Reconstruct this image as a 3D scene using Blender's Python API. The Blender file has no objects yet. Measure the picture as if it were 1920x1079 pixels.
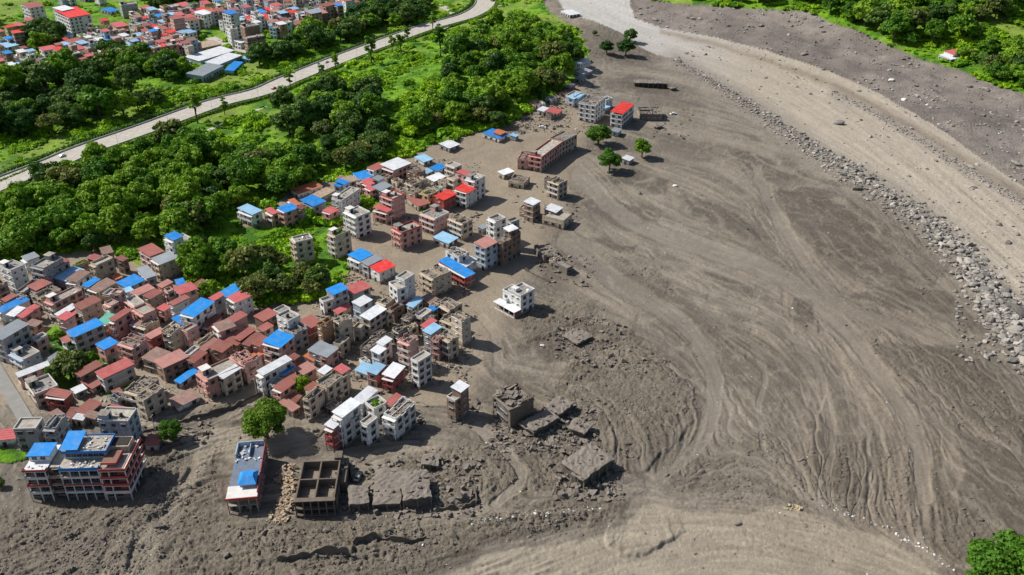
import bpy, math, random, time
import numpy as np
from mathutils import Vector, Matrix
T00 = time.time()
rnd = random.Random(11)
SC = bpy.context.scene
COL = SC.collection

# ------------------------------------------------------------------ camera, sky, sun, exposure
CAM_H, PITCH, FPX = 200.0, math.radians(30.0), 1674.0
cam_d = bpy.data.cameras.new('camera')
cam = bpy.data.objects.new('camera', cam_d)
COL.objects.link(cam)
cam.location = (0, 0, CAM_H)
cam.rotation_euler = (math.radians(90) - PITCH, 0, 0)
cam_d.sensor_width = 36.0
cam_d.lens = 36.0 * FPX / 1920.0
cam_d.clip_start = 1.0
cam_d.clip_end = 40000.0
SC.camera = cam

SUN_EL = math.radians(44)
SUN_DIR = Vector((-0.96, 0.28, 0)).normalized()          # horizontal direction towards the sun
world = bpy.data.worlds.new('World')
SC.world = world
world.use_nodes = True
wn = world.node_tree
wn.nodes.clear()
wo = wn.nodes.new('ShaderNodeOutputWorld')
wb = wn.nodes.new('ShaderNodeBackground')
sky = wn.nodes.new('ShaderNodeTexSky')
sky.sky_type = 'NISHITA'
sky.sun_disc = False
sky.sun_elevation = SUN_EL
sky.sun_rotation = math.atan2(SUN_DIR.x, SUN_DIR.y)
sky.air_density = 1.0
sky.dust_density = 1.6
wb.inputs['Strength'].default_value = 0.078
wn.links.new(sky.outputs[0], wb.inputs[0])
wn.links.new(wb.outputs[0], wo.inputs[0])
sun_d = bpy.data.lights.new('sun', 'SUN')
sun_d.energy = 4.9
sun_d.angle = math.radians(0.5)
sun_d.color = (1.0, 0.955, 0.89)
sun = bpy.data.objects.new('sun', sun_d)
COL.objects.link(sun)
sv = Vector((SUN_DIR.x * math.cos(SUN_EL), SUN_DIR.y * math.cos(SUN_EL), math.sin(SUN_EL)))
sun.rotation_euler = sv.to_track_quat('Z', 'Y').to_euler()
sun.location = sv * 500
SC.view_settings.view_transform = 'Standard'
SC.view_settings.look = 'None'
SC.view_settings.exposure = 0.22
SC.view_settings.gamma = 1.0
SC.view_settings.use_curve_mapping = False
SC.cycles.max_bounces = 5
SC.cycles.diffuse_bounces = 3
SC.cycles.transparent_max_bounces = 6

# ------------------------------------------------------------------ projection helpers (metres <-> photo position, used to read the survey tables below)
CP, SP = math.cos(PITCH), math.sin(PITCH)
def ground_xy(u, v, z=0.0):
    """point of the horizontal plane z that is seen at photo position (u, v)"""
    a = (u - 960.0) / FPX
    b = -(v - 539.5) / FPX
    dy = CP + b * SP
    dz = -SP + b * CP
    t = (z - CAM_H) / dz
    return a * t, dy * t
def photo_uv(x, y, z):
    zc = y * CP - (z - CAM_H) * SP
    yc = y * SP + (z - CAM_H) * CP
    return 960.0 + FPX * x / zc, 539.5 - FPX * yc / zc
def ppm(x, y, z=0.0):
    return FPX / (y * CP - (z - CAM_H) * SP)

# ------------------------------------------------------------------ numpy noise
def _h(ix, iy, s):
    n = (ix.astype(np.int64) * 374761393 + iy.astype(np.int64) * 668265263 + s * 1442695041) & 0xffffffff
    n = ((n ^ (n >> 13)) * 1274126177) & 0xffffffff
    n = (n ^ (n >> 16)) & 0xffff
    return n.astype(np.float32) / 65535.0
def vn(x, y, s=0):
    x = np.asarray(x, dtype=np.float32); y = np.asarray(y, dtype=np.float32)
    fx = np.floor(x); fy = np.floor(y)
    ix = fx.astype(np.int64); iy = fy.astype(np.int64)
    tx = x - fx; ty = y - fy
    tx = tx * tx * (3 - 2 * tx); ty = ty * ty * (3 - 2 * ty)
    a = _h(ix, iy, s); b = _h(ix + 1, iy, s); c = _h(ix, iy + 1, s); d = _h(ix + 1, iy + 1, s)
    return (a + (b - a) * tx) * (1 - ty) + (c + (d - c) * tx) * ty
def fbm(x, y, o=4, s=0, g=0.5):
    r = 0; a = 1.0; t = 0
    x = np.asarray(x, dtype=np.float32); y = np.asarray(y, dtype=np.float32)
    for i in range(o):
        r = r + a * vn(x * 0.8 + y * 0.6, y * 0.8 - x * 0.6, s + i * 7)
        t += a; a *= g
        x, y = x * 2.03 + 17.3, y * 2.03 - 9.1
    return r / t
def worley(x, y, s=0):
    fx = np.floor(x).astype(np.int64); fy = np.floor(y).astype(np.int64)
    best = np.full(x.shape, 9.0, dtype=np.float32); second = best.copy()
    for i in (-1, 0, 1):
        for j in (-1, 0, 1):
            cx = fx + i; cy = fy + j
            d = (cx + _h(cx, cy, s) - x) ** 2 + (cy + _h(cx, cy, s + 5) - y) ** 2
            second = np.minimum(second, np.maximum(best, d)); best = np.minimum(best, d)
    return np.sqrt(best), np.sqrt(second)
def sstep(a, b, x):
    t = np.clip((x - a) / (b - a), 0, 1)
    return t * t * (3 - 2 * t)
def in_poly(P, x, y):
    r = np.zeros(x.shape, dtype=bool)
    n = len(P)
    for i in range(n):
        x0, y0 = P[i]; x1, y1 = P[(i + 1) % n]
        if y0 == y1: continue
        c = ((y0 > y) != (y1 > y)) & (x < (x1 - x0) * (y - y0) / (y1 - y0) + x0)
        r ^= c
    return r
def d_poly(P, x, y, closed=False, want_dir=False):
    """distance to a polyline, optional (dirx, diry, signed side, parameter)"""
    best = np.full(x.shape, 1e9, dtype=np.float32)
    sx = np.zeros_like(best); sy = np.zeros_like(best); sd = np.zeros_like(best); pr = np.zeros_like(best)
    n = len(P)
    for i in range(n if closed else n - 1):
        x0, y0 = P[i]; x1, y1 = P[(i + 1) % n]
        dx, dy = x1 - x0, y1 - y0
        L = math.hypot(dx, dy) + 1e-6
        t = np.clip(((x - x0) * dx + (y - y0) * dy) / (L * L), 0, 1)
        qx = x - (x0 + t * dx); qy = y - (y0 + t * dy)
        d = np.hypot(qx, qy)
        m = d < best
        best = np.where(m, d, best)
        if want_dir:
            sx = np.where(m, dx / L, sx); sy = np.where(m, dy / L, sy)
            sd = np.where(m, np.sign(dx * qy - dy * qx), sd)
            pr = np.where(m, (i + t) / max(1, n - 1), pr)
    return (best, sx, sy, sd, pr) if want_dir else best
def smooth(P, n=2):
    for _ in range(n):
        Q = [P[0]]
        for a, b in zip(P[:-1], P[1:]):
            Q += [(a[0] * .75 + b[0] * .25, a[1] * .75 + b[1] * .25), (a[0] * .25 + b[0] * .75, a[1] * .25 + b[1] * .75)]
        P = Q + [P[-1]]
    return P

# ------------------------------------------------------------------ large relief (metres)
_hills = []
for (u, v, amp, rx, ry, rot) in [(930, 150, 11, 70, 95, 0), (300, 370, 5, 70, 45, 0), (1660, 25, 20, 170, 130, 0), (1112, 95, 5, 22, 42, 0),
                                 (640, 230, 6, 40, 55, 0), (1920, 60, 22, 120, 160, 0), (60, 180, 5, 90, 60, 0), (1300, 10, 10, 120, 90, 0)]:
    _hills.append((*ground_xy(u, v), amp, rx, ry))
def relief(x, y):
    z = 0.0
    for (cx, cy, a, rx, ry) in _hills:
        z = z + a * np.exp(-((x - cx) / rx) ** 2 - ((y - cy) / ry) ** 2)
    return z
def on_ground(u, v, h=0.0):
    """x, y, z of the ground point whose point h metres higher shows at (u, v)"""
    z = 0.0
    for _ in range(8):
        x, y = ground_xy(u, v, z + h)
        z = float(relief(x, y))
    return x, y, z

# ------------------------------------------------------------------ survey of the ground: outlines in photo positions
GREEN_L = [(-6000, -430), (1015, -430), (1010, -20), (1030, 25), (1075, 50), (1092, 75), (1106, 100), (1090, 135), (1075, 150), (1040, 180), (985, 210), (940, 232), (900, 243),
           (840, 262), (760, 288), (700, 312), (640, 342), (600, 338), (545, 350), (508, 392), (452, 396), (455, 425), (520, 425), (600, 380), (640, 398), (690, 368), (716, 382), (700, 400), (650, 405), (625, 410),
           (625, 440), (662, 478), (655, 520), (600, 562), (480, 572), (430, 548), (380, 548), (330, 515), (290, 505), (250, 495), (205, 468), (100, 478), (0, 492), (-300, 560), (-6000, 1600)]
GREEN_R = [(1215, -1), (1300, 8), (1400, 14), (1515, 20), (1560, 43), (1640, 74), (1690, 94), (1740, 116), (1800, 132), (1840, 152), (1920, 176), (2300, 250), (6000, 900), (6000, -430), (1195, -430), (1205, -200)]
RIVER = [(1030, -430), (1038, -20), (1058, 22), (1120, 42), (1172, 66), (1215, 98), (1262, 112), (1330, 150), (1400, 192), (1480, 242), (1560, 292), (1640, 342), (1700, 385), (1750, 428), (1800, 468), (1855, 520), (1905, 560), (1960, 620), (2300, 900), (6000, 3800),
         (6000, 2000), (2300, 560), (1920, 352), (1860, 312), (1790, 262), (1720, 216), (1640, 172), (1560, 135), (1450, 98), (1340, 70), (1240, 52), (1192, 36), (1180, 12), (1190, -430)]
SLOPE = [(1180, 12), (1192, 36), (1240, 52), (1340, 70), (1450, 98), (1560, 135), (1640, 172), (1720, 216), (1790, 262), (1860, 312), (1920, 352), (2300, 560), (6000, 2000), (6000, -430), (1190, -430)]
GUIDES = [[(1120, 130), (1102, 160), (1125, 190), (1200, 205), (1300, 215)], [(1150, 190), (1260, 232), (1400, 272), (1540, 310), (1650, 350)],
          [(1090, 330), (1150, 400), (1230, 440), (1330, 470), (1440, 500), (1530, 560), (1590, 620), (1660, 720), (1720, 820), (1735, 930), (1740, 1000)],
          [(1420, 320), (1450, 400), (1500, 480), (1560, 560), (1650, 600), (1760, 640), (1860, 665), (1960, 710)],
          [(1060, 450), (1130, 510), (1200, 560), (1280, 600), (1335, 680), (1340, 760), (1300, 850), (1240, 905)],
          [(1200, 520), (1320, 560), (1450, 600), (1540, 680), (1600, 780), (1620, 880), (1610, 960)], [(1240, 500), (1400, 560), (1500, 640), (1555, 760), (1560, 900)],
          [(900, 590), (930, 640), (935, 690), (1000, 700), (1100, 690), (1200, 700), (1320, 745)], [(1000, 620), (1100, 640), (1200, 660), (1305, 720)], [(1000, 700), (1100, 760), (1150, 830), (1130, 900)],
          [(1650, 600), (1750, 700), (1830, 800), (1960, 880)], [(1700, 580), (1800, 620), (1960, 800)], [(1560, 330), (1680, 400), (1760, 480), (1860, 580), (1960, 660)],
          [(1100, 20), (1200, 75), (1350, 120), (1500, 180), (1650, 280), (1800, 390), (1960, 520)], [(1430, 340), (1600, 380), (1720, 480), (1850, 580)],
          [(-50, 1070), (150, 980), (250, 930), (330, 870), (450, 830), (600, 810), (760, 780), (900, 790)], [(230, 1100), (255, 1000), (330, 930), (420, 900)],
          [(300, 1060), (600, 1035), (800, 985), (1000, 962), (1200, 930), (1330, 870)], [(820, 1100), (1000, 1020), (1150, 980), (1400, 955), (1600, 1000), (1780, 1075)],
          [(1000, 1090), (1200, 1040), (1400, 1010), (1600, 1060), (1700, 1110)],
          [(890, 800), (940, 835), (975, 880), (980, 900), (930, 945)], [(1250, 30), (1400, 60), (1600, 150), (1800, 260), (1960, 340)], [(1560, 40), (1750, 140), (1960, 220)],
          [(280, 800), (380, 775), (480, 742), (620, 640), (700, 520), (820, 420), (960, 330), (1060, 240), (1120, 150)], [(-50, 620), (60, 720), (150, 860), (60, 960)]]
RIBBONS = [  # lighter, smoother flow channels: points, half width px, strength
    ([(1090, 330), (1150, 400), (1230, 440), (1330, 470), (1440, 505), (1530, 560), (1590, 620), (1650, 700), (1700, 780), (1725, 850), (1735, 930)], 17, 1.0),
    ([(1420, 320), (1445, 390), (1490, 460), (1530, 520), (1570, 575), (1650, 600), (1760, 636), (1860, 660), (1960, 700)], 10, 0.9),
    ([(1060, 450), (1130, 510), (1205, 560), (1280, 600), (1335, 680), (1342, 760), (1300, 850), (1220, 910)], 16, 0.9),
    ([(1140, 175), (1170, 205), (1260, 232), (1400, 272), (1540, 310), (1600, 335)], 9, 0.6), ([(1120, 120), (1102, 155), (1125, 185), (1200, 200)], 14, 0.9),
    ([(1330, 560), (1430, 600), (1520, 660), (1550, 740), (1560, 850), (1545, 900)], 7, 0.7), ([(1470, 545), (1466, 580), (1490, 625), (1530, 630)], 5, 0.6), ([(1470, 545), (1520, 550), (1535, 600)], 4, 0.5),
    ([(890, 800), (940, 835), (975, 880), (980, 905), (925, 945)], 11, 1.0), ([(905, 595), (935, 640), (935, 690)], 9, 0.7), ([(1600, 640), (1690, 720), (1760, 800), (1850, 880)], 6, 0.5),
    ([(1430, 500), (1400, 620), (1440, 700), (1420, 770), (1440, 860)], 6, 0.6), ([(1600, 610), (1500, 640), (1420, 610), (1330, 600)], 5, 0.4), ([(1240, 290), (1400, 340), (1560, 350), (1700, 400)], 5, 0.5),
    ([(1050, 420), (1100, 460), (1180, 490), (1320, 500), (1450, 540)], 7, 0.7), ([(1130, 590), (1240, 640), (1300, 700), (1290, 760)], 5, 0.5)]
DARKS = [[(1078, 48), (1130, 36), (1190, 70), (1232, 112), (1180, 128), (1110, 118), (1085, 80)], [(1143, 150), (1180, 138), (1230, 142), (1262, 160), (1250, 180), (1190, 180), (1155, 168)], [(1078, 378), (1130, 366), (1200, 385), (1250, 400), (1230, 425), (1160, 425), (1100, 405)],
         [(1078, 450), (1120, 440), (1205, 460), (1190, 478), (1120, 476)], [(1140, 512), (1190, 505), (1250, 530), (1245, 558), (1200, 566), (1150, 540)], [(1085, 325), (1180, 318), (1260, 340), (1240, 360), (1120, 350)],
         [(1430, 330), (1560, 335), (1660, 370), (1740, 430), (1790, 500), (1750, 540), (1640, 520), (1530, 480), (1470, 410)], [(1480, 552), (1525, 550), (1530, 622), (1490, 612), (1478, 580)],
         [(1600, 640), (1740, 640), (1850, 655), (1930, 720), (1930, 860), (1800, 780), (1680, 700)], [(1350, 270), (1450, 290), (1540, 320), (1480, 345), (1380, 320)], [(1260, 340), (1350, 380), (1450, 450), (1380, 450), (1290, 400)],
         [(1520, 740), (1560, 820), (1640, 940), (1540, 930), (1500, 860)], [(1230, 760), (1320, 880), (1300, 930), (1200, 900), (1180, 800)], [(1780, 780), (1930, 860), (1930, 1000), (1800, 960)],
         [(1560, 560), (1700, 590), (1850, 640), (1900, 600), (1780, 540), (1640, 530)], [(960, 640), (1080, 590), (1180, 620), (1120, 670), (1020, 680)], [(1640, 40), (1900, 220), (1930, 330), (1700, 200), (1500, 80)]]
TAN = [(760, 1130), (860, 1062), (960, 1035), (1100, 1008), (1160, 985), (1225, 945), (1300, 965), (1440, 950), (1560, 968), (1650, 1005), (1730, 1045), (1800, 1090), (1850, 1200), (700, 1200)]
TAN2 = [(20, 1130), (240, 1040), (250, 990), (300, 950), (350, 880), (300, 820), (420, 790), (560, 800), (620, 850), (400, 870), (330, 960), (290, 1120)]
ROUGH = [([(1075, 45), (1130, 34), (1195, 68), (1235, 115), (1180, 130), (1105, 120)], .7), ([(1560, 610), (1800, 640), (1930, 760), (1930, 860), (1780, 820), (1660, 700)], .3), ([(-300, 960), (230, 930), (300, 890), (440, 960), (820, 975), (1000, 930), (1200, 925), (1180, 975), (860, 1055), (700, 1130), (-300, 1200)], 1.15), ([(840, 830), (1000, 760), (1080, 620), (1180, 590), (1250, 660), (1325, 745), (1290, 800), (1150, 920), (1000, 945), (830, 960), (700, 960), (700, 850)], 1.0),
         ([(960, 540), (1100, 560), (1180, 600), (1060, 680), (960, 650)], 0.8), ([(230, 850), (420, 830), (440, 940), (300, 1000), (220, 960)], 1.0), ([(1430, 860), (1640, 800), (1640, 960), (1380, 950), (1280, 930), (1320, 820)], 0.6),
         ([(1060, 440), (1260, 470), (1260, 560), (1110, 540)], 0.4), ([(1240, 800), (1700, 830), (1900, 1000), (1800, 1060), (1600, 980), (1230, 930)], 0.45)]
SCARPS = [  # steps in the mud: points, height m, width m on the raised side
    ([(270, 812), (330, 797), (385, 782), (430, 768), (470, 750), (488, 738)], 1.6, 5), ([(240, 1080), (250, 1020), (270, 985), (320, 950), (345, 905), (360, 880)], 1.6, 6),
    ([(235, 915), (300, 880), (340, 840)], 1.5, 5), ([(660, 1018), (700, 1005), (770, 1018), (800, 1010)], 2.2, 5), ([(520, 1050), (600, 1040), (660, 1045), (665, 1018)], 2.4, 5), ([(840, 1010), (900, 990), (1010, 975), (1120, 980)], 1.2, 6),
    ([(700, 955), (800, 950), (890, 945), (893, 925)], 1.8, 5), ([(1135, 980), (1130, 1020), (1165, 1045), (1230, 1030), (1290, 1000)], 1.4, 6), ([(830, 845), (900, 855), (950, 905), (930, 945)], .9, 5),
    ([(1140, 905), (1240, 870), (1325, 750), (1250, 690), (1130, 650)], 1.0, 6), ([(960, 960), (1080, 925), (1130, 915)], 1.2, 5), ([(985, 655), (1020, 640), (1060, 612), (1120, 590)], 1.2, 5), ([(1090, 655), (1140, 640), (1172, 650), (1175, 675), (1150, 690)], 1.3, 5),
    ([(1545, 740), (1525, 800), (1520, 880)], .8, 6), ([(700, 780), (650, 800), (590, 830), (530, 860)], .5, 5), ([(1130, 170), (1170, 180), (1200, 190)], .9, 4), ([(835, 290), (880, 283), (910, 272)], .8, 3),
    ([(1480, 625), (1530, 628), (1530, 600)], .7, 3), ([(880, 620), (925, 650), (990, 640)], .5, 4), ([(0, 1030), (60, 960), (140, 940), (230, 945)], .8, 6), ([(1070, 820), (1150, 780), (1260, 830)], .6, 5)]
BANK_LO = [(1262, 116), (1330, 155), (1400, 198), (1470, 248), (1530, 288), (1600, 332), (1660, 368), (1710, 402), (1760, 440), (1800, 480), (1838, 525), (1870, 575), (1905, 625), (1950, 680)]
BANK_HI = [(1560, 178), (1620, 206), (1680, 240), (1740, 276), (1800, 315), (1860, 350), (1920, 386), (1990, 425)]

# ------------------------------------------------------------------ the ground sheet
PITCHPX = 1.9
us = np.concatenate([[-6000, -3000, -1500, -800, -500, -350], np.arange(-260, 2180, PITCHPX), [2260, 2400, 2700, 3500, 5500, 8000]]).astype(np.float64)
vs = np.concatenate([[-421, -405, -370, -310, -240, -170, -120], np.arange(-75, 1165, PITCHPX), [1200, 1300, 1500, 1900, 2600, 3300]]).astype(np.float64)
NU, NV = len(us), len(vs)
UU, VV = np.meshgrid(us, vs)
GX, GY = ground_xy(UU, VV, 0.0)
REL = relief(GX, GY)
PU, PV = photo_uv(GX, GY, REL)
PU = PU.astype(np.float32); PV = PV.astype(np.float32)
X32 = GX.astype(np.float32); Y32 = GY.astype(np.float32)
SCL = (FPX / (GY * CP + CAM_H * SP)).astype(np.float32)          # px per metre
jx = (fbm(X32 / 14, Y32 / 14, 4, 3) - .5) * 44 + (fbm(X32 / 3, Y32 / 3, 3, 4) - .5) * 9
jy = (fbm(X32 / 14, Y32 / 14, 4, 23) - .5) * 28 + (fbm(X32 / 3, Y32 / 3, 3, 24) - .5) * 6
k = np.clip(SCL / 5.0, .25, 1.3)
QU = PU + jx * k; QV = PV + jy * k
jk = .45
m_green = in_poly(GREEN_L, PU + jx * jk * k, PV + jy * jk * k) | in_poly(GREEN_R, PU + jx * jk * k, PV + jy * jk * k)
m_river = in_poly(RIVER, PU + jx * .3 * k, PV + jy * .3 * k) & ~m_green
m_slope = in_poly(SLOPE, PU + jx * .3 * k, PV + jy * .3 * k) & ~m_green & ~m_river
far_default = (PU > 1100) & (PV < -60)
for (cu, cv, ru, rv) in [(160, 695, 85, 38), (225, 725, 45, 20), (110, 640, 22, 30), (15, 855, 40, 12), (690, 385, 30, 14), (800, 395, 15, 8)]:
    m_green |= ((PU + jx * .4 - cu) / ru) ** 2 + ((PV + jy * .4 - cv) / rv) ** 2 < 1
ZONE = np.zeros(PU.shape, dtype=np.int8)
ZONE[m_slope] = 3; ZONE[m_river] = 2; ZONE[m_green] = 1

# direction field of the flow on a coarse raster, then line integral convolution of noise
cu = np.arange(-300, 2240, 20.0); cv = np.arange(-120, 1220, 20.0)
CU, CV = np.meshgrid(cu, cv)
wx = np.zeros_like(CU); wy = np.zeros_like(CU); ws = np.zeros_like(CU)
for P in GUIDES:
    P = smooth(P, 2)
    d, sx, sy, sd, pr = d_poly(P, CU, CV, want_dir=True)
    w = 1.0 / (d * d + 180.0) ** 1.3
    wx += sx * w; wy += sy * w; ws += w
wx += .35 * (fbm(CU / 150, CV / 100, 3, 61) - .5) * ws; wy += .35 * (fbm(CU / 150, CV / 100, 3, 62) - .5) * ws
nrm = np.hypot(wx, wy) + 1e-12
wx /= nrm; wy /= nrm
def samp(A, u, v):
    fu = np.clip((u + 300) / 20.0, 0, len(cu) - 1.001); fv = np.clip((v + 120) / 20.0, 0, len(cv) - 1.001)
    iu = fu.astype(np.int32); iv = fv.astype(np.int32); a = fu - iu; b = fv - iv
    return (A[iv, iu] * (1 - a) + A[iv, iu + 1] * a) * (1 - b) + (A[iv + 1, iu] * (1 - a) + A[iv + 1, iu + 1] * a) * b
def lic(u, v, wave, steps, stp, seed):
    acc = np.zeros(u.shape, dtype=np.float32); tot = 0
    for sgn in (1, -1):
        pu = u.copy(); pv = v.copy()
        for i in range(steps):
            dx = samp(wx, pu, pv); dy = samp(wy, pu, pv)
            pu = pu + sgn * stp * dx; pv = pv + sgn * stp * dy
            x, y = ground_xy(pu, np.maximum(pv, -380), 0.0)
            w = 1 - (i / steps) ** 2
            acc += w * vn(x / wave, y / wave, seed).astype(np.float32); tot += w
    return acc / tot
inner = (PU > -270) & (PU < 2190) & (PV > -80) & (PV < 1170) & (~m_green)
iu_, iv_ = PU[inner].astype(np.float64), PV[inner].astype(np.float64)
L1 = np.full(PU.shape, .5, dtype=np.float32); L2 = L1.copy(); L3 = L1.copy()
a = lic(iu_, iv_, .95, 10, 3.6, 5); L1[inner] = (a - a.mean()) / a.std()
a = lic(iu_, iv_, 3.4, 10, 9.0, 6); L2[inner] = (a - a.mean()) / a.std()
a = lic(iu_, iv_, 11.0, 9, 18.0, 7); L3[inner] = (a - a.mean()) / a.std()
L1[~inner] = 0; L2[~inner] = 0; L3[~inner] = 0

# masks
rough = np.zeros(PU.shape, dtype=np.float32)
for P, s in ROUGH:
    d = d_poly(P, QU, QV, closed=True); ins = in_poly(P, QU, QV)
    rough = np.maximum(rough, s * np.where(ins, sstep(-2, 30, d), 0))
rib = np.zeros_like(rough)
for P, hw, s in RIBBONS:
    d, _, _, sd, pr = d_poly(smooth(P, 2), PU + jx * .35, PV + jy * .35, want_dir=True)
    w = hw * (.75 + .5 * vn(pr * 9, pr * 0, int(P[0][0])))
    rib = np.maximum(rib, s * (1 - sstep(w * .75, w * 1.1, d)))
def trace_threads():
    """narrow braided rivulets that follow the flow and wander across one another"""
    r = random.Random(71); T = np.zeros_like(rib); o_u = int(np.searchsorted(us, -259.9)) - 1; o_v = int(np.searchsorted(vs, -74.9)) - 1
    for n in range(210):
        u, v = r.uniform(1030, 1920), r.uniform(150, 930)
        if u < 1250 and v < 300: continue
        w = r.choice([1.2, 1.6, 2.2, 3.2]); s = r.uniform(.35, .95); L = r.randint(90, 420); ph = r.uniform(0, 6); am_ = r.uniform(.15, .5); wl = r.uniform(18, 60)
        for i in range(L):
            dx = float(samp(wx, np.array(u), np.array(v))); dy = float(samp(wy, np.array(u), np.array(v)))
            a = am_ * math.sin(i / wl * 6.28 + ph) + .35 * am_ * math.sin(i / wl * 17 + ph * 2); c_, s_ = math.cos(a), math.sin(a)
            u += (dx * c_ - dy * s_) * 1.7; v += (dx * s_ + dy * c_) * 1.7
            if not (1000 < u < 1960 and 120 < v < 985): break
            iu = o_u + (u + 260) / PITCHPX; iv = o_v + (v + 75) / PITCHPX; ww = w * (.7 + .3 * math.sin(i / 31 + ph)) * (.45 + v / 900) / PITCHPX * 1.3
            R = int(ww * 2.2) + 1; a0, b0 = int(iu) - R, int(iv) - R
            yy, xx = np.mgrid[b0:b0 + 2 * R + 2, a0:a0 + 2 * R + 2]
            g = s * min(1, i / 15, (L - i) / 20 + .05) * np.exp(-((xx - iu) ** 2 + (yy - iv) ** 2) / (ww * ww))
            sl = T[b0:b0 + 2 * R + 2, a0:a0 + 2 * R + 2]; np.maximum(sl, g[:sl.shape[0], :sl.shape[1]], out=sl)
    return T
threads = trace_threads() * (ZONE == 0)
rib = np.maximum(rib, threads)
dark = np.zeros_like(rough)
for P in DARKS:
    d = d_poly(P, QU, QV, closed=True); ins = in_poly(P, QU, QV)
    dark = np.maximum(dark, np.where(ins, sstep(0, 10, d), 0))
tan = np.maximum(np.where(in_poly(TAN, QU, QV), sstep(0, 8, d_poly(TAN, QU, QV, closed=True)), 0), .8 * np.where(in_poly(TAN2, QU, QV), sstep(0, 12, d_poly(TAN2, QU, QV, closed=True)), 0)).astype(np.float32)
rough = rough * (1 - .8 * rib) * (1 - .5 * tan)
town = ((PU < 1100) & (PV < 760) & (PV > 120) & ~m_green).astype(np.float32) * (1 - sstep(0, 60, PU - (1120 - (PV - 150) * .45)))
zs = np.zeros_like(rough)
# relief from flow
am = 0.06 + .20 * (1 - rib) * (1 - town)
pm = .30 + 1.0 * sstep(.42, .62, fbm(X32 / 24 + 3, Y32 / 24, 4, 151))
zs += (ZONE == 0) * am * (1 - .7 * tan * (PU > 1150)) * (pm * (1 - .45 * sstep(1300, 1550, PU) * sstep(620, 800, PV)) * (0.55 * L1 * np.clip((SCL - 1.5) / 3, .1, 1) + 0.36 * L2) + .22 * L3 + .9 * (fbm(X32 / 2.6, Y32 / 2.6, 4, 152, .6) - .5))
zs += (ZONE == 0) * (dark * .40 - rib * .22)
# lumpy mud where rough
f1, f2 = worley(X32 / 4.2 + jx * .06, Y32 / 4.2 + jy * .06, 9)
g1, g2 = worley(X32 / 1.7 + jx * .1, Y32 / 1.7, 19)
rid = 1 - np.abs(2 * fbm(X32 / 7 + L2 * .3, Y32 / 7, 5, 31, .62) - 1)
w1, w2 = worley(X32 / 6.5 + (fbm(X32 / 5, Y32 / 5, 4, 47) - .5) * 2.6 + L2 * .12, Y32 / 5.0 + (fbm(X32 / 5, Y32 / 5, 4, 48) - .5) * 2.6, 49)
plate = np.clip((w2 - w1) / .22, 0, 1)
zs += .62 * rough * (.62 * plate * (.4 + 1.1 * vn(X32 / 11, Y32 / 11, 50)) + 1.0 * (fbm(X32 / 16, Y32 / 16, 3, 52) - .5) + 1.35 * (rid - .75) + .30 * (f2 - f1) + .34 * (g2 - g1) + .16 * L1 + .12 * L2 + .55 * (fbm(X32 / 1.5, Y32 / 1.5, 3, 37, .6) - .5))
zs += (ZONE == 0) * (1 - town) * .35 * (fbm(X32 / 22, Y32 / 22, 5, 71) - .5) * 2
zs += (ZONE == 0) * (1 - rib) * (1 - town * .8) * .16 * np.clip((g2 - g1) - .2, 0, 1) * (fbm(X32 / 12, Y32 / 12, 3, 81) > .5)
sjx = (fbm(X32 / 9, Y32 / 9, 4, 3) - .5) * 26 * k; sjy = (fbm(X32 / 9, Y32 / 9, 4, 29) - .5) * 20 * k
pc = _h(np.floor(X32 / 1.9).astype(np.int64), np.floor(Y32 / 1.9).astype(np.int64), 77)
h1, h2 = worley(X32 / 2.6, Y32 / 2.6 + jx * .05, 119)
zs -= (ZONE == 0) * .75 * np.exp(-(h1 / .20) ** 2) * (vn(X32 / 2.4, Y32 / 2.4, 120) > .52) * np.clip(.25 + rough, 0, 1) * (1 - rib) * (fbm(X32 / 14, Y32 / 14, 2, 121) > .42)
for P, h, L in SCARPS:
    W = smooth(P, 2)
    Wp = [(p[0], p[1]) for p in W]
    d, sx, sy, sd, pr = d_poly(Wp, PU + sjx, PV + sjy, want_dir=True)
    dm = d / SCL
    fade = np.clip(np.minimum(pr, 1 - pr) * 9, 0, 1)
    s_ = np.where(sd < 0, dm, -dm)
    zs += (ZONE == 0) * fade * .62 * h * (.45 + .75 * vn(pr * 23, pr * 0, int(P[0][0]) + 3)) * (sstep(-.45, .55, s_) * np.exp(-np.maximum(s_, 0) / L) - .25 * np.exp(-np.abs(dm) / (L * .3)) * (s_ < 0))
# slope: rubble, river: flat with low ribs
sb = sstep(2, 20, d_poly(SLOPE, PU, PV, closed=True))
zs += (ZONE == 3) * sb * (3.2 * (fbm(X32 / 34, Y32 / 34, 3, 41, .55) - .5) * 2 + np.clip((SCL - 2.2) / 2, 0, 1) * (.5 * (f2 - f1) + .3 * (g2 - g1) + .9 * (fbm(X32 / 9, Y32 / 9, 4, 43, .6) - .5) + .25 * L2))
zs += (ZONE == 2) * np.clip((SCL - 1.8) / 2, 0, 1) * (-.4 + .16 * L2 + .12 * L1 + .12 * (g2 - g1))
bl = d_poly(BANK_LO, PU, PV) / SCL; bh = d_poly(BANK_HI, PU, PV) / SCL
zs += 1.3 * np.exp(-(bl / 6) ** 2) + 1.2 * np.exp(-(bh / 6) ** 2)
zs += (ZONE == 1) * (1.0 * (fbm(X32 / 20, Y32 / 20, 3, 51) - .5) * 2)
for (u0, v0, u1, v1) in [(690, 880, 818, 962), (925, 775, 1112, 832), (1060, 865, 1158, 922), (425, 860, 700, 972), (45, 880, 262, 948), (1056, 630, 1115, 662)]:
    dd = np.maximum(np.maximum(u0 - PU, PU - u1), np.maximum(v0 - PV, PV - v1))
    zs = zs * (1 - .75 * (1 - sstep(-4, 12, dd))) - .3 * (1 - sstep(-4, 12, dd))
zs = np.where((PU < -275) | (PU > 2195) | (PV < -85) | (PV > 1180), 0, zs).astype(np.float32)
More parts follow.
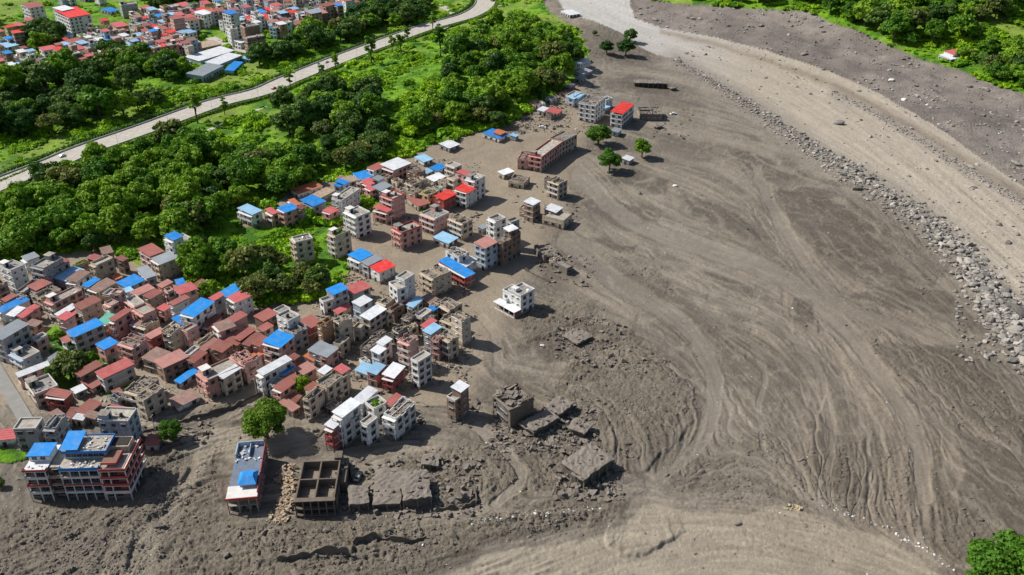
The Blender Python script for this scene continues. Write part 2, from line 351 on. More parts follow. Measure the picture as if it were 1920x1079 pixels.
GZ = (REL + zs).astype(np.float32)
def ground_z(x, y):
    """height of the finished ground sheet at x, y"""
    u, v = photo_uv(x, y, 0.0)
    fu = float(np.interp(u, us, np.arange(NU))); fv = float(np.interp(v, vs, np.arange(NV)))
    iu = min(int(fu), NU - 2); iv = min(int(fv), NV - 2); a = fu - iu; b = fv - iv
    return float((GZ[iv, iu] * (1 - a) + GZ[iv, iu + 1] * a) * (1 - b) + (GZ[iv + 1, iu] * (1 - a) + GZ[iv + 1, iu + 1] * a) * b)
def ground_zs(x, y):
    u, v = photo_uv(x, y, 0.0)
    fu = np.interp(u, us, np.arange(NU)); fv = np.interp(v, vs, np.arange(NV))
    iu = np.minimum(fu.astype(int), NU - 2); iv = np.minimum(fv.astype(int), NV - 2)
    return GZ[iv, iu]

# colours of the ground, rough mud darker in its cracks
def C3(r, g, b): return np.array([r, g, b], dtype=np.float32)
n_big = fbm(X32 / 40, Y32 / 40, 4, 91)[..., None]; n_med = fbm(X32 / 7, Y32 / 7, 4, 92)[..., None]; n_fin = fbm(X32 / 1.0, Y32 / 1.0, 3, 93)[..., None]
def mixc(a, b, t): return a * (1 - t) + b * t
mud = mixc(C3(.150, .131, .107), C3(.262, .230, .188), np.clip(.5 + .30 * L2 + .20 * L3, 0, 1)[..., None])
mud = mud * (1 + .12 * L1[..., None] * (1 - town[..., None] * .7))
mud = mixc(mud, C3(.105, .091, .076) * (.85 + .4 * n_med), (dark * .9)[..., None])
br = np.exp(-(L3 / .16) ** 2) * .75 + np.exp(-((L3 - .9) / .12) ** 2) * .5 + np.exp(-((L2 + .1) / .16) ** 2) * .28
l12 = L2 * .75 + L1 * .35
br = br + np.exp(-((l12 - .5) / .14) ** 2) * .35 + np.exp(-((l12 + .9) / .12) ** 2) * .3
br = np.clip(br, 0, 1) * (1 - town) * (1 - .8 * np.clip(rough, 0, 1)) * (.35 + .65 * sstep(.38, .6, fbm(X32 / 35, Y32 / 35, 3, 131)))
mud = mixc(mud, C3(.30, .272, .228), (br * .8)[..., None])
patch = sstep(.50, .66, fbm(X32 / 26 + L3 * .35, Y32 / 26, 4, 141)) * (1 - br) * (1 - town)
mud = mixc(mud, C3(.135, .118, .098), (patch * .7)[..., None])
th1 = np.exp(-(fbm(X32 / 9 + L3 * .8, Y32 / 9 + L2 * .25, 4, 161) - .5) ** 2 / .0009) * (1 - town) * (1 - .7 * np.clip(rough, 0, 1)) * (ZONE == 0)
mud = mixc(mud, C3(.31, .28, .235), (th1 * .42)[..., None])
mud = mixc(mud, C3(.262, .234, .196) * (1 + .05 * L1[..., None]), (rib * .65)[..., None])
mud = mixc(mud, C3(.285, .252, .202) * (.95 + .06 * L1[..., None] + .1 * n_med), (tan * .8)[..., None])
mud = mixc(mud, C3(.265, .232, .185) * (.72 + .55 * n_med), (rough * .65)[..., None])
right = sstep(1250, 1750, PU)[..., None] * sstep(250, 800, PV + PU * .2)[..., None]
mud = mixc(mud, mud * C3(.94, .92, .90), right)
mud = mud * (.88 + .26 * fbm(X32 / 3.2 + L1 * .2, Y32 / 3.2, 4, 97, .65))[..., None] * (1 - .18 * rough * (1 - plate))[..., None]
mud = mixc(mud, C3(.268, .224, .170) * (.85 + .3 * n_med), town[..., None] * .75)
riv_mix = sstep(1100, 1500, PU + (PV - 100))[..., None]
riv = mixc(C3(.40, .385, .36), C3(.36, .315, .25), riv_mix) * (.95 + .05 * L2[..., None] + .06 * L1[..., None]) * (.93 + .14 * n_med)
slo = mixc(C3(.235, .205, .178), C3(.15, .13, .114), np.clip(n_big * 2.2 - .6, 0, 1)) * (.55 + .6 * n_med + .35 * fbm(X32 / 18, Y32 / 18, 4, 99)[..., None]) * (1 + .07 * L2[..., None])
gre = mixc(C3(.045, .14, .006), C3(.17, .34, .010), np.clip((n_med - .33) * 2.6, 0, 1)) * (.7 + .6 * n_fin)
gre = mixc(gre, C3(.25, .30, .06), np.clip((n_big - .56) * 5, 0, .55))
mud = mud * C3(1.0, .978, .935) * (1 - .17 * (1 - tan) * (1 - town))[..., None]
col = mud
z3 = ZONE[..., None]
col = np.where(z3 == 1, gre, col); col = np.where(z3 == 2, riv, col); col = np.where(z3 == 3, slo, col)
edge_ = d_poly([(1240, 60), (1340, 82), (1450, 118), (1560, 158), (1640, 200), (1720, 245), (1790, 290), (1860, 335), (1950, 385)], PU + jx * .5 * k, PV + jy * .4 * k)
col = mixc(col, C3(.20, .158, .112) * (.8 + .4 * n_med), (np.exp(-(edge_ / (4 + 5 * np.clip((PU - 1200) / 700, 0, 1))) ** 2) * .7)[..., None])
bankmix = np.clip(np.exp(-(bl / 9) ** 2) + .7 * np.exp(-(bh / 5) ** 2), 0, 1)[..., None] * (z3 != 1)
col = mixc(col, C3(.20, .175, .15) * (.7 + .6 * n_fin), bankmix * .7)
col = col * (.90 + .2 * n_fin)
wet = np.clip(rib * .6 + (ZONE == 2) * .25 + tan * .25 + .8 * town * sstep(.45, .6, fbm(X32 / 18, Y32 / 18, 3, 171)) + .5 * patch, 0, 1).astype(np.float32)
bmp = np.where(ZONE == 0, np.clip(.32 + rough * .8 - rib * .15 - town * .12, .05, 1), np.where(ZONE == 2, .22, .8)).astype(np.float32)

# ------------------------------------------------------------------ materials
MATS = {}
def mat(name, color, rough=.85, var=.18, scale=1.2, bump=.0, bscale=4.0, mud=0.0, spec=.3, metal=0.0, obj_var=0.0, streak=0.0, ribs=0.0, stain=None):
    """procedural surface: base colour, blotches, optional mud splashed up from the ground, streaks, sheet ribs"""
    if name in MATS: return MATS[name]
    m = bpy.data.materials.new(name); m.use_nodes = True
    nt = m.node_tree; nt.nodes.clear(); N = nt.nodes.new; Lk = nt.links.new
    out = N('ShaderNodeOutputMaterial'); b = N('ShaderNodeBsdfPrincipled'); Lk(b.outputs[0], out.inputs[0])
    b.inputs['Roughness'].default_value = rough
    b.inputs['Specular IOR Level'].default_value = spec
    b.inputs['Metallic'].default_value = metal
    tc = N('ShaderNodeTexCoord'); oi = N('ShaderNodeObjectInfo')
    add = N('ShaderNodeVectorMath'); add.operation = 'ADD'
    mul = N('ShaderNodeVectorMath'); mul.operation = 'SCALE'; mul.inputs['Scale'].default_value = 37.0
    comb = N('ShaderNodeCombineXYZ')
    for i in range(3): Lk(oi.outputs['Random'], comb.inputs[i])
    Lk(comb.outputs[0], mul.inputs[0]); Lk(tc.outputs['Object'], add.inputs[0]); Lk(mul.outputs[0], add.inputs[1])
    nz = N('ShaderNodeTexNoise'); nz.inputs['Scale'].default_value = scale * .35; nz.inputs['Detail'].default_value = 6; nz.inputs['Roughness'].default_value = .65
    Lk(add.outputs[0], nz.inputs['Vector'])
    mr = N('ShaderNodeMapRange'); mr.inputs['From Min'].default_value = .3; mr.inputs['From Max'].default_value = .7
    mr.inputs['To Min'].default_value = 1 - var; mr.inputs['To Max'].default_value = 1 + var * .6
    Lk(nz.outputs['Fac'], mr.inputs['Value'])
    vm = N('ShaderNodeVectorMath'); vm.operation = 'SCALE'; vm.inputs[0].default_value = color
    Lk(mr.outputs[0], vm.inputs['Scale'])
    cur = vm.outputs[0]
    if obj_var:
        hs = N('ShaderNodeHueSaturation'); m1 = N('ShaderNodeMapRange'); m1.inputs['To Min'].default_value = 1 - obj_var; m1.inputs['To Max'].default_value = 1 + obj_var
        Lk(oi.outputs['Random'], m1.inputs['Value']); Lk(m1.outputs[0], hs.inputs['Value'])
        m2 = N('ShaderNodeMapRange'); m2.inputs['To Min'].default_value = .5 + obj_var * .02; m2.inputs['To Max'].default_value = .5 - obj_var * .02
        Lk(oi.outputs['Random'], m2.inputs['Value']); Lk(m2.outputs[0], hs.inputs['Hue'])
        Lk(cur, hs.inputs['Color']); cur = hs.outputs[0]
    if stain:
        n3 = N('ShaderNodeTexNoise'); n3.inputs['Scale'].default_value = .45; n3.inputs['Detail'].default_value = 5; n3.inputs['Roughness'].default_value = .7
        Lk(add.outputs[0], n3.inputs['Vector'])
        m3 = N('ShaderNodeMapRange'); m3.inputs['From Min'].default_value = .5; m3.inputs['From Max'].default_value = .62; m3.inputs['To Max'].default_value = stain[3]
        Lk(n3.outputs['Fac'], m3.inputs['Value'])
        mx = N('ShaderNodeMix'); mx.data_type = 'RGBA'; Lk(m3.outputs[0], mx.inputs['Factor']); Lk(cur, mx.inputs['A']); mx.inputs['B'].default_value = (*stain[:3], 1); cur = mx.outputs['Result']
    if streak:
        mp = N('ShaderNodeMapping'); mp.inputs['Scale'].default_value = (1.6, 1.6, .16); Lk(add.outputs[0], mp.inputs[0])
        n4 = N('ShaderNodeTexNoise'); n4.inputs['Scale'].default_value = 1.0; n4.inputs['Detail'].default_value = 4; Lk(mp.outputs[0], n4.inputs['Vector'])
        m4 = N('ShaderNodeMapRange'); m4.inputs['From Min'].default_value = .5; m4.inputs['From Max'].default_value = .72; m4.inputs['To Max'].default_value = streak
        Lk(n4.outputs['Fac'], m4.inputs['Value'])
        mx = N('ShaderNodeMix'); mx.data_type = 'RGBA'; Lk(m4.outputs[0], mx.inputs['Factor']); Lk(cur, mx.inputs['A']); mx.inputs['B'].default_value = (.10, .085, .07, 1); cur = mx.outputs['Result']
    if mud:
        sp = N('ShaderNodeSeparateXYZ'); Lk(tc.outputs['Object'], sp.inputs[0])
        n5 = N('ShaderNodeTexNoise'); n5.inputs['Scale'].default_value = .6; n5.inputs['Detail'].default_value = 4; Lk(add.outputs[0], n5.inputs['Vector'])
        ma = N('ShaderNodeMath'); ma.operation = 'MULTIPLY_ADD'; ma.inputs[1].default_value = -mud * 2.2; Lk(n5.outputs['Fac'], ma.inputs[0]); Lk(sp.outputs['Z'], ma.inputs[2])
        m5 = N('ShaderNodeMapRange'); m5.inputs['From Min'].default_value = -.2; m5.inputs['From Max'].default_value = .35; m5.inputs['To Min'].default_value = .9; m5.inputs['To Max'].default_value = 0
        Lk(ma.outputs[0], m5.inputs['Value'])
        mx = N('ShaderNodeMix'); mx.data_type = 'RGBA'; Lk(m5.outputs[0], mx.inputs['Factor']); Lk(cur, mx.inputs['A']); mx.inputs['B'].default_value = (.20, .172, .145, 1); cur = mx.outputs['Result']
    Lk(cur, b.inputs['Base Color'])
    if bump:
        n6 = N('ShaderNodeTexNoise'); n6.inputs['Scale'].default_value = bscale; n6.inputs['Detail'].default_value = 5; Lk(add.outputs[0], n6.inputs['Vector'])
        bp = N('ShaderNodeBump'); bp.inputs['Strength'].default_value = bump; bp.inputs['Distance'].default_value = .3; Lk(n6.outputs['Fac'], bp.inputs['Height']); Lk(bp.outputs[0], b.inputs['Normal'])
    MATS[name] = m
    return m

def ground_mat(name, tint=(1, 1, 1)):
    m = bpy.data.materials.new(name); m.use_nodes = True
    nt = m.node_tree; nt.nodes.clear(); N = nt.nodes.new; Lk = nt.links.new
    out = N('ShaderNodeOutputMaterial'); b = N('ShaderNodeBsdfPrincipled'); Lk(b.outputs[0], out.inputs[0])
    at = N('ShaderNodeAttribute'); at.attribute_name = 'soil'
    ab = N('ShaderNodeAttribute'); ab.attribute_name = 'grain'
    tc = N('ShaderNodeTexCoord')
    nz = N('ShaderNodeTexNoise'); nz.inputs['Scale'].default_value = .9; nz.inputs['Detail'].default_value = 8; nz.inputs['Roughness'].default_value = .68; Lk(tc.outputs['Object'], nz.inputs['Vector'])
    mr = N('ShaderNodeMapRange'); mr.inputs['From Min'].default_value = .25; mr.inputs['From Max'].default_value = .75; mr.inputs['To Min'].default_value = .8; mr.inputs['To Max'].default_value = 1.2; Lk(nz.outputs['Fac'], mr.inputs['Value'])
    vm = N('ShaderNodeVectorMath'); vm.operation = 'SCALE'; Lk(at.outputs['Color'], vm.inputs[0]); Lk(mr.outputs[0], vm.inputs['Scale'])
    Lk(vm.outputs[0], b.inputs['Base Color'])
    sp = N('ShaderNodeSeparateColor'); Lk(ab.outputs['Color'], sp.inputs[0])
    m2 = N('ShaderNodeMapRange'); m2.inputs['To Min'].default_value = .92; m2.inputs['To Max'].default_value = .42; Lk(sp.outputs[1], m2.inputs['Value']); Lk(m2.outputs[0], b.inputs['Roughness'])
    b.inputs['Specular IOR Level'].default_value = .25
    n2 = N('ShaderNodeTexNoise'); n2.inputs['Scale'].default_value = .75; n2.inputs['Detail'].default_value = 9; n2.inputs['Roughness'].default_value = .7; Lk(tc.outputs['Object'], n2.inputs['Vector'])
    mm = N('ShaderNodeMath'); mm.operation = 'MULTIPLY'; Lk(n2.outputs['Fac'], mm.inputs[0]); Lk(sp.outputs[0], mm.inputs[1])
    bp = N('ShaderNodeBump'); bp.inputs['Strength'].default_value = 1.0; bp.inputs['Distance'].default_value = 1.5; Lk(mm.outputs[0], bp.inputs['Height']); Lk(bp.outputs[0], b.inputs['Normal'])
    MATS[name] = m
    return m

# ------------------------------------------------------------------ the ground objects
def link(o, parent=None):
    COL.objects.link(o)
    if parent is not None: o.parent = parent
    return o
def build_ground():
    nf_u, nf_v = NU - 1, NV - 1
    idx = np.arange(NU * NV).reshape(NV, NU)
    q = np.stack([idx[1:, :-1], idx[1:, 1:], idx[:-1, 1:], idx[:-1, :-1]], axis=-1).reshape(-1, 4)
    fz = ZONE[:-1, :-1].reshape(-1)
    co = np.stack([X32, Y32, GZ], axis=-1).reshape(-1, 3)
    cc = np.concatenate([col, np.ones(col.shape[:2] + (1,), np.float32)], axis=-1).reshape(-1, 4)
    gg = np.stack([bmp, wet, bmp * 0, bmp * 0 + 1], axis=-1).reshape(-1, 4)
    for z, name in ((0, 'mud_ground'), (1, 'grassy_ground'), (2, 'river'), (3, 'rubble_slope')):
        qq = q[fz == z]
        used, inv = np.unique(qq.reshape(-1), return_inverse=True)
        me = bpy.data.meshes.new(name)
        me.vertices.add(len(used)); me.vertices.foreach_set('co', co[used].reshape(-1))
        n = len(qq)
        me.loops.add(n * 4); me.loops.foreach_set('vertex_index', inv.astype(np.int32))
        me.polygons.add(n); me.polygons.foreach_set('loop_start', np.arange(0, n * 4, 4, dtype=np.int32)); me.polygons.foreach_set('loop_total', np.full(n, 4, dtype=np.int32))
        me.polygons.foreach_set('use_smooth', np.ones(n, dtype=bool))
        me.update(calc_edges=True)
        ca = me.color_attributes.new('soil', 'FLOAT_COLOR', 'POINT'); ca.data.foreach_set('color', cc[used].reshape(-1).astype(np.float32))
        cb = me.color_attributes.new('grain', 'FLOAT_COLOR', 'POINT'); cb.data.foreach_set('color', gg[used].reshape(-1).astype(np.float32))
        me.materials.append(ground_mat(name + '_soil'))
        o = link(bpy.data.objects.new(name, me)); o['kind'] = 'structure'
build_ground()
print('ground', round(time.time() - T00, 1))

# ------------------------------------------------------------------ mesh helper
class MB:
    def __init__(s): s.v = []; s.f = []; s.m = []
    def add(s, vs, fs, m=0):
        n = len(s.v); s.v.extend(vs); s.f.extend([tuple(i + n for i in f) for f in fs]); s.m.extend([m] * len(fs)); return s
    def box(s, x0, y0, z0, x1, y1, z1, m=0, bottom=True):
        v = [(x0, y0, z0), (x1, y0, z0), (x1, y1, z0), (x0, y1, z0), (x0, y0, z1), (x1, y0, z1), (x1, y1, z1), (x0, y1, z1)]
        f = [(4, 5, 6, 7), (0, 1, 5, 4), (1, 2, 6, 5), (2, 3, 7, 6), (3, 0, 4, 7)]
        if bottom: f.append((3, 2, 1, 0))
        return s.add(v, f, m)
    def obox(s, c, half, R, m=0):
        v = []
        for dz in (-1, 1):
            for dx, dy in ((-1, -1), (1, -1), (1, 1), (-1, 1)):
                p = R @ Vector((dx * half[0], dy * half[1], dz * half[2])); v.append((p.x + c[0], p.y + c[1], p.z + c[2]))
        return s.add(v, [(4, 5, 6, 7), (0, 1, 5, 4), (1, 2, 6, 5), (2, 3, 7, 6), (3, 0, 4, 7), (3, 2, 1, 0)], m)
    def cyl(s, cx, cy, z0, z1, r0, r1=None, n=10, m=0):
        r1 = r0 if r1 is None else r1
        v = [(cx + r0 * math.cos(i * 2 * math.pi / n), cy + r0 * math.sin(i * 2 * math.pi / n), z0) for i in range(n)] + [(cx + r1 * math.cos(i * 2 * math.pi / n), cy + r1 * math.sin(i * 2 * math.pi / n), z1) for i in range(n)]
        return s.add(v, [(i, (i + 1) % n, n + (i + 1) % n, n + i) for i in range(n)] + [tuple(range(n, 2 * n))], m)
    def tube(s, p, q, r0, r1, n=6, m=0):
        p = Vector(p); q = Vector(q); d = (q - p).normalized(); a = d.orthogonal().normalized(); b = d.cross(a)
        v = [tuple(p + (a * math.cos(i * 2 * math.pi / n) + b * math.sin(i * 2 * math.pi / n)) * r0) for i in range(n)] + [tuple(q + (a * math.cos(i * 2 * math.pi / n) + b * math.sin(i * 2 * math.pi / n)) * r1) for i in range(n)]
        return s.add(v, [(i, (i + 1) % n, n + (i + 1) % n, n + i) for i in range(n)] + [tuple(range(n, 2 * n))], m)
    def mesh(s, name, mats, smooth=False):
        me = bpy.data.meshes.new(name); me.from_pydata(s.v, [], s.f)
        for x in mats: me.materials.append(x)
        if len(mats) > 1: me.polygons.foreach_set('material_index', s.m)
        if smooth: me.polygons.foreach_set('use_smooth', [True] * len(s.f))
        me.update()
        return me
    def build(s, name, mats, parent=None, loc=None, rotz=0, smooth=False):
        if not s.f: return None
        o = bpy.data.objects.new(name, s.mesh(name, mats if isinstance(mats, (list, tuple)) else [mats], smooth))
        link(o, parent)
        if loc is not None: o.location = loc
        if rotz: o.rotation_euler = (0, 0, rotz)
        return o
def empty(name, loc, rotz, label, cat, group=None):
    o = bpy.data.objects.new(name, None); link(o); o.location = loc; o.rotation_euler = (0, 0, rotz); o.empty_display_size = 1
    o['label'] = label; o['category'] = cat
    if group: o['group'] = group
    return o
def tag(o, label, cat, group=None):
    o['label'] = label; o['category'] = cat
    if group: o['group'] = group
    return o

# ------------------------------------------------------------------ geometry-node scatter for what nobody could count
def hidden_collection(name, meshes):
    c = bpy.data.collections.new(name)
    for i, me in enumerate(meshes):
        c.objects.link(bpy.data.objects.new('%s_%02d' % (name, i), me))
    return c
def scatter(name, pts, scl, rot, idx, coll, label_kind=True):
    me = bpy.data.meshes.new(name); me.vertices.add(len(pts)); me.vertices.foreach_set('co', np.asarray(pts, dtype=np.float32).reshape(-1))
    a = me.attributes.new('sz', 'FLOAT_VECTOR', 'POINT'); a.data.foreach_set('vector', np.asarray(scl, dtype=np.float32).reshape(-1))
    a = me.attributes.new('rt', 'FLOAT_VECTOR', 'POINT'); a.data.foreach_set('vector', np.asarray(rot, dtype=np.float32).reshape(-1))
    a = me.attributes.new('pick', 'INT', 'POINT'); a.data.foreach_set('value', np.asarray(idx, dtype=np.int32))
    o = link(bpy.data.objects.new(name, me))
    ng = bpy.data.node_groups.new(name + '_nodes', 'GeometryNodeTree')
    ng.interface.new_socket('Geometry', in_out='INPUT', socket_type='NodeSocketGeometry'); ng.interface.new_socket('Geometry', in_out='OUTPUT', socket_type='NodeSocketGeometry')
    N = ng.nodes.new; gi = N('NodeGroupInput'); go = N('NodeGroupOutput')
    ip = N('GeometryNodeInstanceOnPoints'); ci = N('GeometryNodeCollectionInfo'); ci.inputs['Collection'].default_value = coll; ci.inputs['Separate Children'].default_value = True; ci.inputs['Reset Children'].default_value = True
    ip.inputs['Pick Instance'].default_value = True
    def attr(n, t):
        x = N('GeometryNodeInputNamedAttribute'); x.data_type = t; x.inputs['Name'].default_value = n; return x
    L = ng.links.new
    L(gi.outputs[0], ip.inputs['Points']); L(ci.outputs[0], ip.inputs['Instance'])
    L(attr('pick', 'INT').outputs['Attribute'], ip.inputs['Instance Index']); L(attr('sz', 'FLOAT_VECTOR').outputs['Attribute'], ip.inputs['Scale'])
    er = N('FunctionNodeEulerToRotation'); L(attr('rt', 'FLOAT_VECTOR').outputs['Attribute'], er.inputs[0]); L(er.outputs[0], ip.inputs['Rotation'])
    L(ip.outputs[0], go.inputs[0])
    md = o.modifiers.new('scatter', 'NODES'); md.node_group = ng
    o['kind'] = 'stuff'
    return o

# ------------------------------------------------------------------ rocks
def rock_mesh(name, seed, material, sub=2):
    r = random.Random(seed)
    import bmesh
    bm = bmesh.new(); bmesh.ops.create_icosphere(bm, subdivisions=sub, radius=.5)
    ax = (r.uniform(.8, 1.3), r.uniform(.7, 1.0), r.uniform(.45, .8))
    planes = [(Vector((r.gauss(0, 1), r.gauss(0, 1), r.gauss(0, 1))).normalized(), r.uniform(.22, .38)) for _ in range(8)]
    for v in bm.verts:
        for n, d in planes:
            k = v.co.dot(n) - d
            if k > 0: v.co -= n * k * .9
        v.co = Vector((v.co.x * ax[0], v.co.y * ax[1], v.co.z * ax[2])) * (1 + r.uniform(-.05, .05))
    me = bpy.data.meshes.new(name); bm.to_mesh(me); bm.free(); me.materials.append(material)
    return me
M_ROCK = mat('pale_stone', (.275, .255, .225), .9, .35, 2, bump=.4, obj_var=.45)
M_CLOD = mat('mud_clod', (.17, .147, .124), .9, .3, 2, bump=.3, obj_var=.2)
M_PALE = mat('white_debris', (.62, .61, .58), .7, .2, 2, obj_var=.2)
ROCKS = [rock_mesh('boulder_stone_%d' % i, 40 + i, M_ROCK) for i in range(8)]
CLODS = [rock_mesh('clod_%d' % i, 60 + i, M_CLOD, 1) for i in range(6)]
PALES = [rock_mesh('pale_bit_%d' % i, 80 + i, M_PALE, 1) for i in range(3)]
C_ROCK = hidden_collection('rock_kinds', ROCKS); C_CLOD = hidden_collection('clod_kinds', CLODS); C_PALE = hidden_collection('pale_kinds', PALES)

def along(P, n, width, r):
    """n random survey points in a band along a polyline"""
    P = smooth(P, 2); L = [0]
    for a, b in zip(P[:-1], P[1:]): L.append(L[-1] + math.hypot(b[0] - a[0], b[1] - a[1]))
    out = []
    for _ in range(n):
        s = r.random() * L[-1]; i = max(j for j in range(len(L)) if L[j] <= s); i = min(i, len(P) - 2)
        t = (s - L[i]) / (L[i + 1] - L[i]); q = s / L[-1]
        x = P[i][0] * (1 - t) + P[i + 1][0] * t; y = P[i][1] * (1 - t) + P[i + 1][1] * t
        dx, dy = P[i + 1][0] - P[i][0], P[i + 1][1] - P[i][1]; l = math.hypot(dx, dy)
        w = width(q) * max(-1, min(1, r.gauss(0, .45)))
        out.append((x - dy / l * w, y + dx / l * w, q))
    return out
def boulders():
    r = random.Random(5)
    cand = [(u, v, q, r.lognormvariate(0, .38) * (.75 + .95 * q)) for u, v, q in along(BANK_LO, 2700, lambda q: 7 + 38 * q, r)]
    cand += [(u, v, q, r.lognormvariate(0, .35) * .75) for u, v, q in along(BANK_HI, 700, lambda q: 7 + 5 * q, r)]
    cand += [(u, v, q, r.lognormvariate(0, .35) * .6) for u, v, q in along([(1430, 110), (1500, 150), (1560, 178)], 60, lambda q: 8, r)]
    cand += [(r.uniform(1790, 1930), r.uniform(500, 680), 1, r.lognormvariate(0, .35) * 1.1) for _ in range(240)]
    cand = [c for c in cand if not (c[0] < 1600 and c[1] > 480)]
    pl = []
    for u, v, q, s in cand:
        x, y = ground_xy(u, v); s = s * 1.5
        pl.append((s * ppm(x, y), x, y, s))
    pl.sort(reverse=True)
    pts = []; sc = []; ro = []; ix = []
    for i, (a, x, y, s) in enumerate(pl):
        z = ground_z(x, y) + s * .12
        rot = (r.uniform(-.4, .4), r.uniform(-.4, .4), r.uniform(0, 6.28)); sz = (s * r.uniform(.85, 1.3), s, s * r.uniform(.75, 1.1))
        if i < 290:
            o = link(bpy.data.objects.new('boulder', ROCKS[i % 8])); o.location = (x, y, z); o.rotation_euler = rot; o.scale = sz
            tag(o, 'pale grey angular boulder in the long boulder bank between mud plain and river', 'boulder', 'boulders along the river banks')
        else:
            pts.append((x, y, z)); sc.append(sz); ro.append(rot); ix.append(i % 8)
    scatter('stone_rubble', pts, sc, ro, ix, C_ROCK)
boulders()
def clods():
    r = np.random.default_rng(3)
    n = 170000
    u = r.uniform(-200, 2120, n); v = 1150 - (1150 - 0) * r.random(n) ** 1.25
    fu = np.clip(np.interp(u, us, np.arange(NU)).astype(int), 0, NU - 1); fv = np.clip(np.interp(v, vs, np.arange(NV)).astype(int), 0, NV - 1)
    x, y = ground_xy(u, v)
    p = np.where(ZONE[fv, fu] == 0, .02 + .62 * rough[fv, fu] + .05 * dark[fv, fu] * (1 - rib[fv, fu]), np.where(ZONE[fv, fu] == 3, .38, np.where(ZONE[fv, fu] == 2, .035, 0)))
    p = p * (.25 + 1.7 * sstep(.42, .62, fbm(x / 9, y / 9, 3, 301)))
    p = p * np.where(town[fv, fu] > .5, .35, 1)
    keep = r.random(n) < p * .62
    x, y = x[keep], y[keep]
    s = np.exp(r.normal(-.75, .5, len(x))) * np.clip(1.1 + (y - 200) / 500, 1, 2.0)
    z = ground_zs(x, y) + s * .05
    scatter('mud_clods', np.stack([x, y, z], 1), np.stack([s * r.uniform(.8, 1.5, len(s)), s, s * r.uniform(.5, 1, len(s))], 1), np.stack([r.uniform(-.4, .4, len(s)), r.uniform(-.4, .4, len(s)), r.uniform(0, 6.28, len(s))], 1), r.integers(0, 6, len(s)), C_CLOD)
    rr = random.Random(9); L = []
    for u, v, q in along([(880, 985), (960, 970), (1040, 968), (1130, 955)], 60, lambda q: 7, rr): L.append((u, v, .5))
    for u, v, q in along([(1540, 945), (1600, 965), (1680, 1000), (1740, 1035), (1790, 1070)], 60, lambda q: 7, rr): L.append((u, v, .6))
    for _ in range(420): L.append((rr.uniform(0, 1920), rr.uniform(80, 1079), .42))
    P = []; S = []
    for u, v, s in L:
        x, y = ground_xy(u, v); s *= rr.lognormvariate(0, .35) * (1 + .8 * max(0, (600 - v) / 600))
        if v < 520 and u < 1050: continue
        P.append((x, y, ground_z(x, y) + .1)); S.append((s * 1.2, s, s * .6))
    n2 = 15000; rg = np.random.default_rng(17); u2 = rg.uniform(1180, 2100, n2); v2 = 560 * rg.random(n2) ** 1.3
    fu2 = np.clip(np.interp(u2, us, np.arange(NU)).astype(int), 0, NU - 1); fv2 = np.clip(np.interp(v2, vs, np.arange(NV)).astype(int), 0, NV - 1); x2, y2 = ground_xy(u2, v2)
    k2 = ((ZONE[fv2, fu2] == 3) & (rg.random(n2) < .15 + .85 * sstep(.5, .65, fbm(x2 / 20, y2 / 20, 3, 501)))) | ((ZONE[fv2, fu2] == 2) & (rg.random(n2) < .10)); x2, y2 = x2[k2], y2[k2]; s2 = np.exp(rg.normal(.3, .55, len(x2)))
    scatter('slope_stones', np.stack([x2, y2, ground_zs(x2, y2) + s2 * .1], 1), np.stack([s2 * 1.2, s2, s2 * .8], 1), np.stack([s2 * 0, s2 * 0 + .2, rg.uniform(0, 6.28, len(s2))], 1), rg.integers(0, 8, len(s2)), C_ROCK)
    scatter('pale_debris', P, S, [(rr.uniform(-.3, .3), rr.uniform(-.3, .3), rr.uniform(0, 6)) for _ in P], [rr.randrange(3) for _ in P], C_PALE)
clods()
for (u, v, s, lab) in [(1668, 160, 5.2, 'large smooth pale boulder lying alone on the upper rubble slope'), (1738, 72 + 125, 2.6, 'small pale boulder on the rubble slope right of the largest one'), (1436, 148, 3.2, 'dark boulder out in the middle of the upper river bed'),
                       (1265, 349, 3.6, 'white rounded boulder at the tip of the mud bar right of three trees'), (1694, 190, 4.6, 'dark flat boulder just below the large pale boulder on the slope'), (1018, 652, 2.4, 'white slab of debris on the mud below the lone veranda house')]:
    x, y = ground_xy(u, v)
    o = link(bpy.data.objects.new('boulder', (PALES[0] if 'white' in lab or 'pale' in lab else ROCKS[2]))); o.location = (x, y, ground_z(x, y) + s * .1); o.scale = (s * 1.3, s, s * .7); o.rotation_euler = (.1, .1, u)
    tag(o, lab, 'boulder')

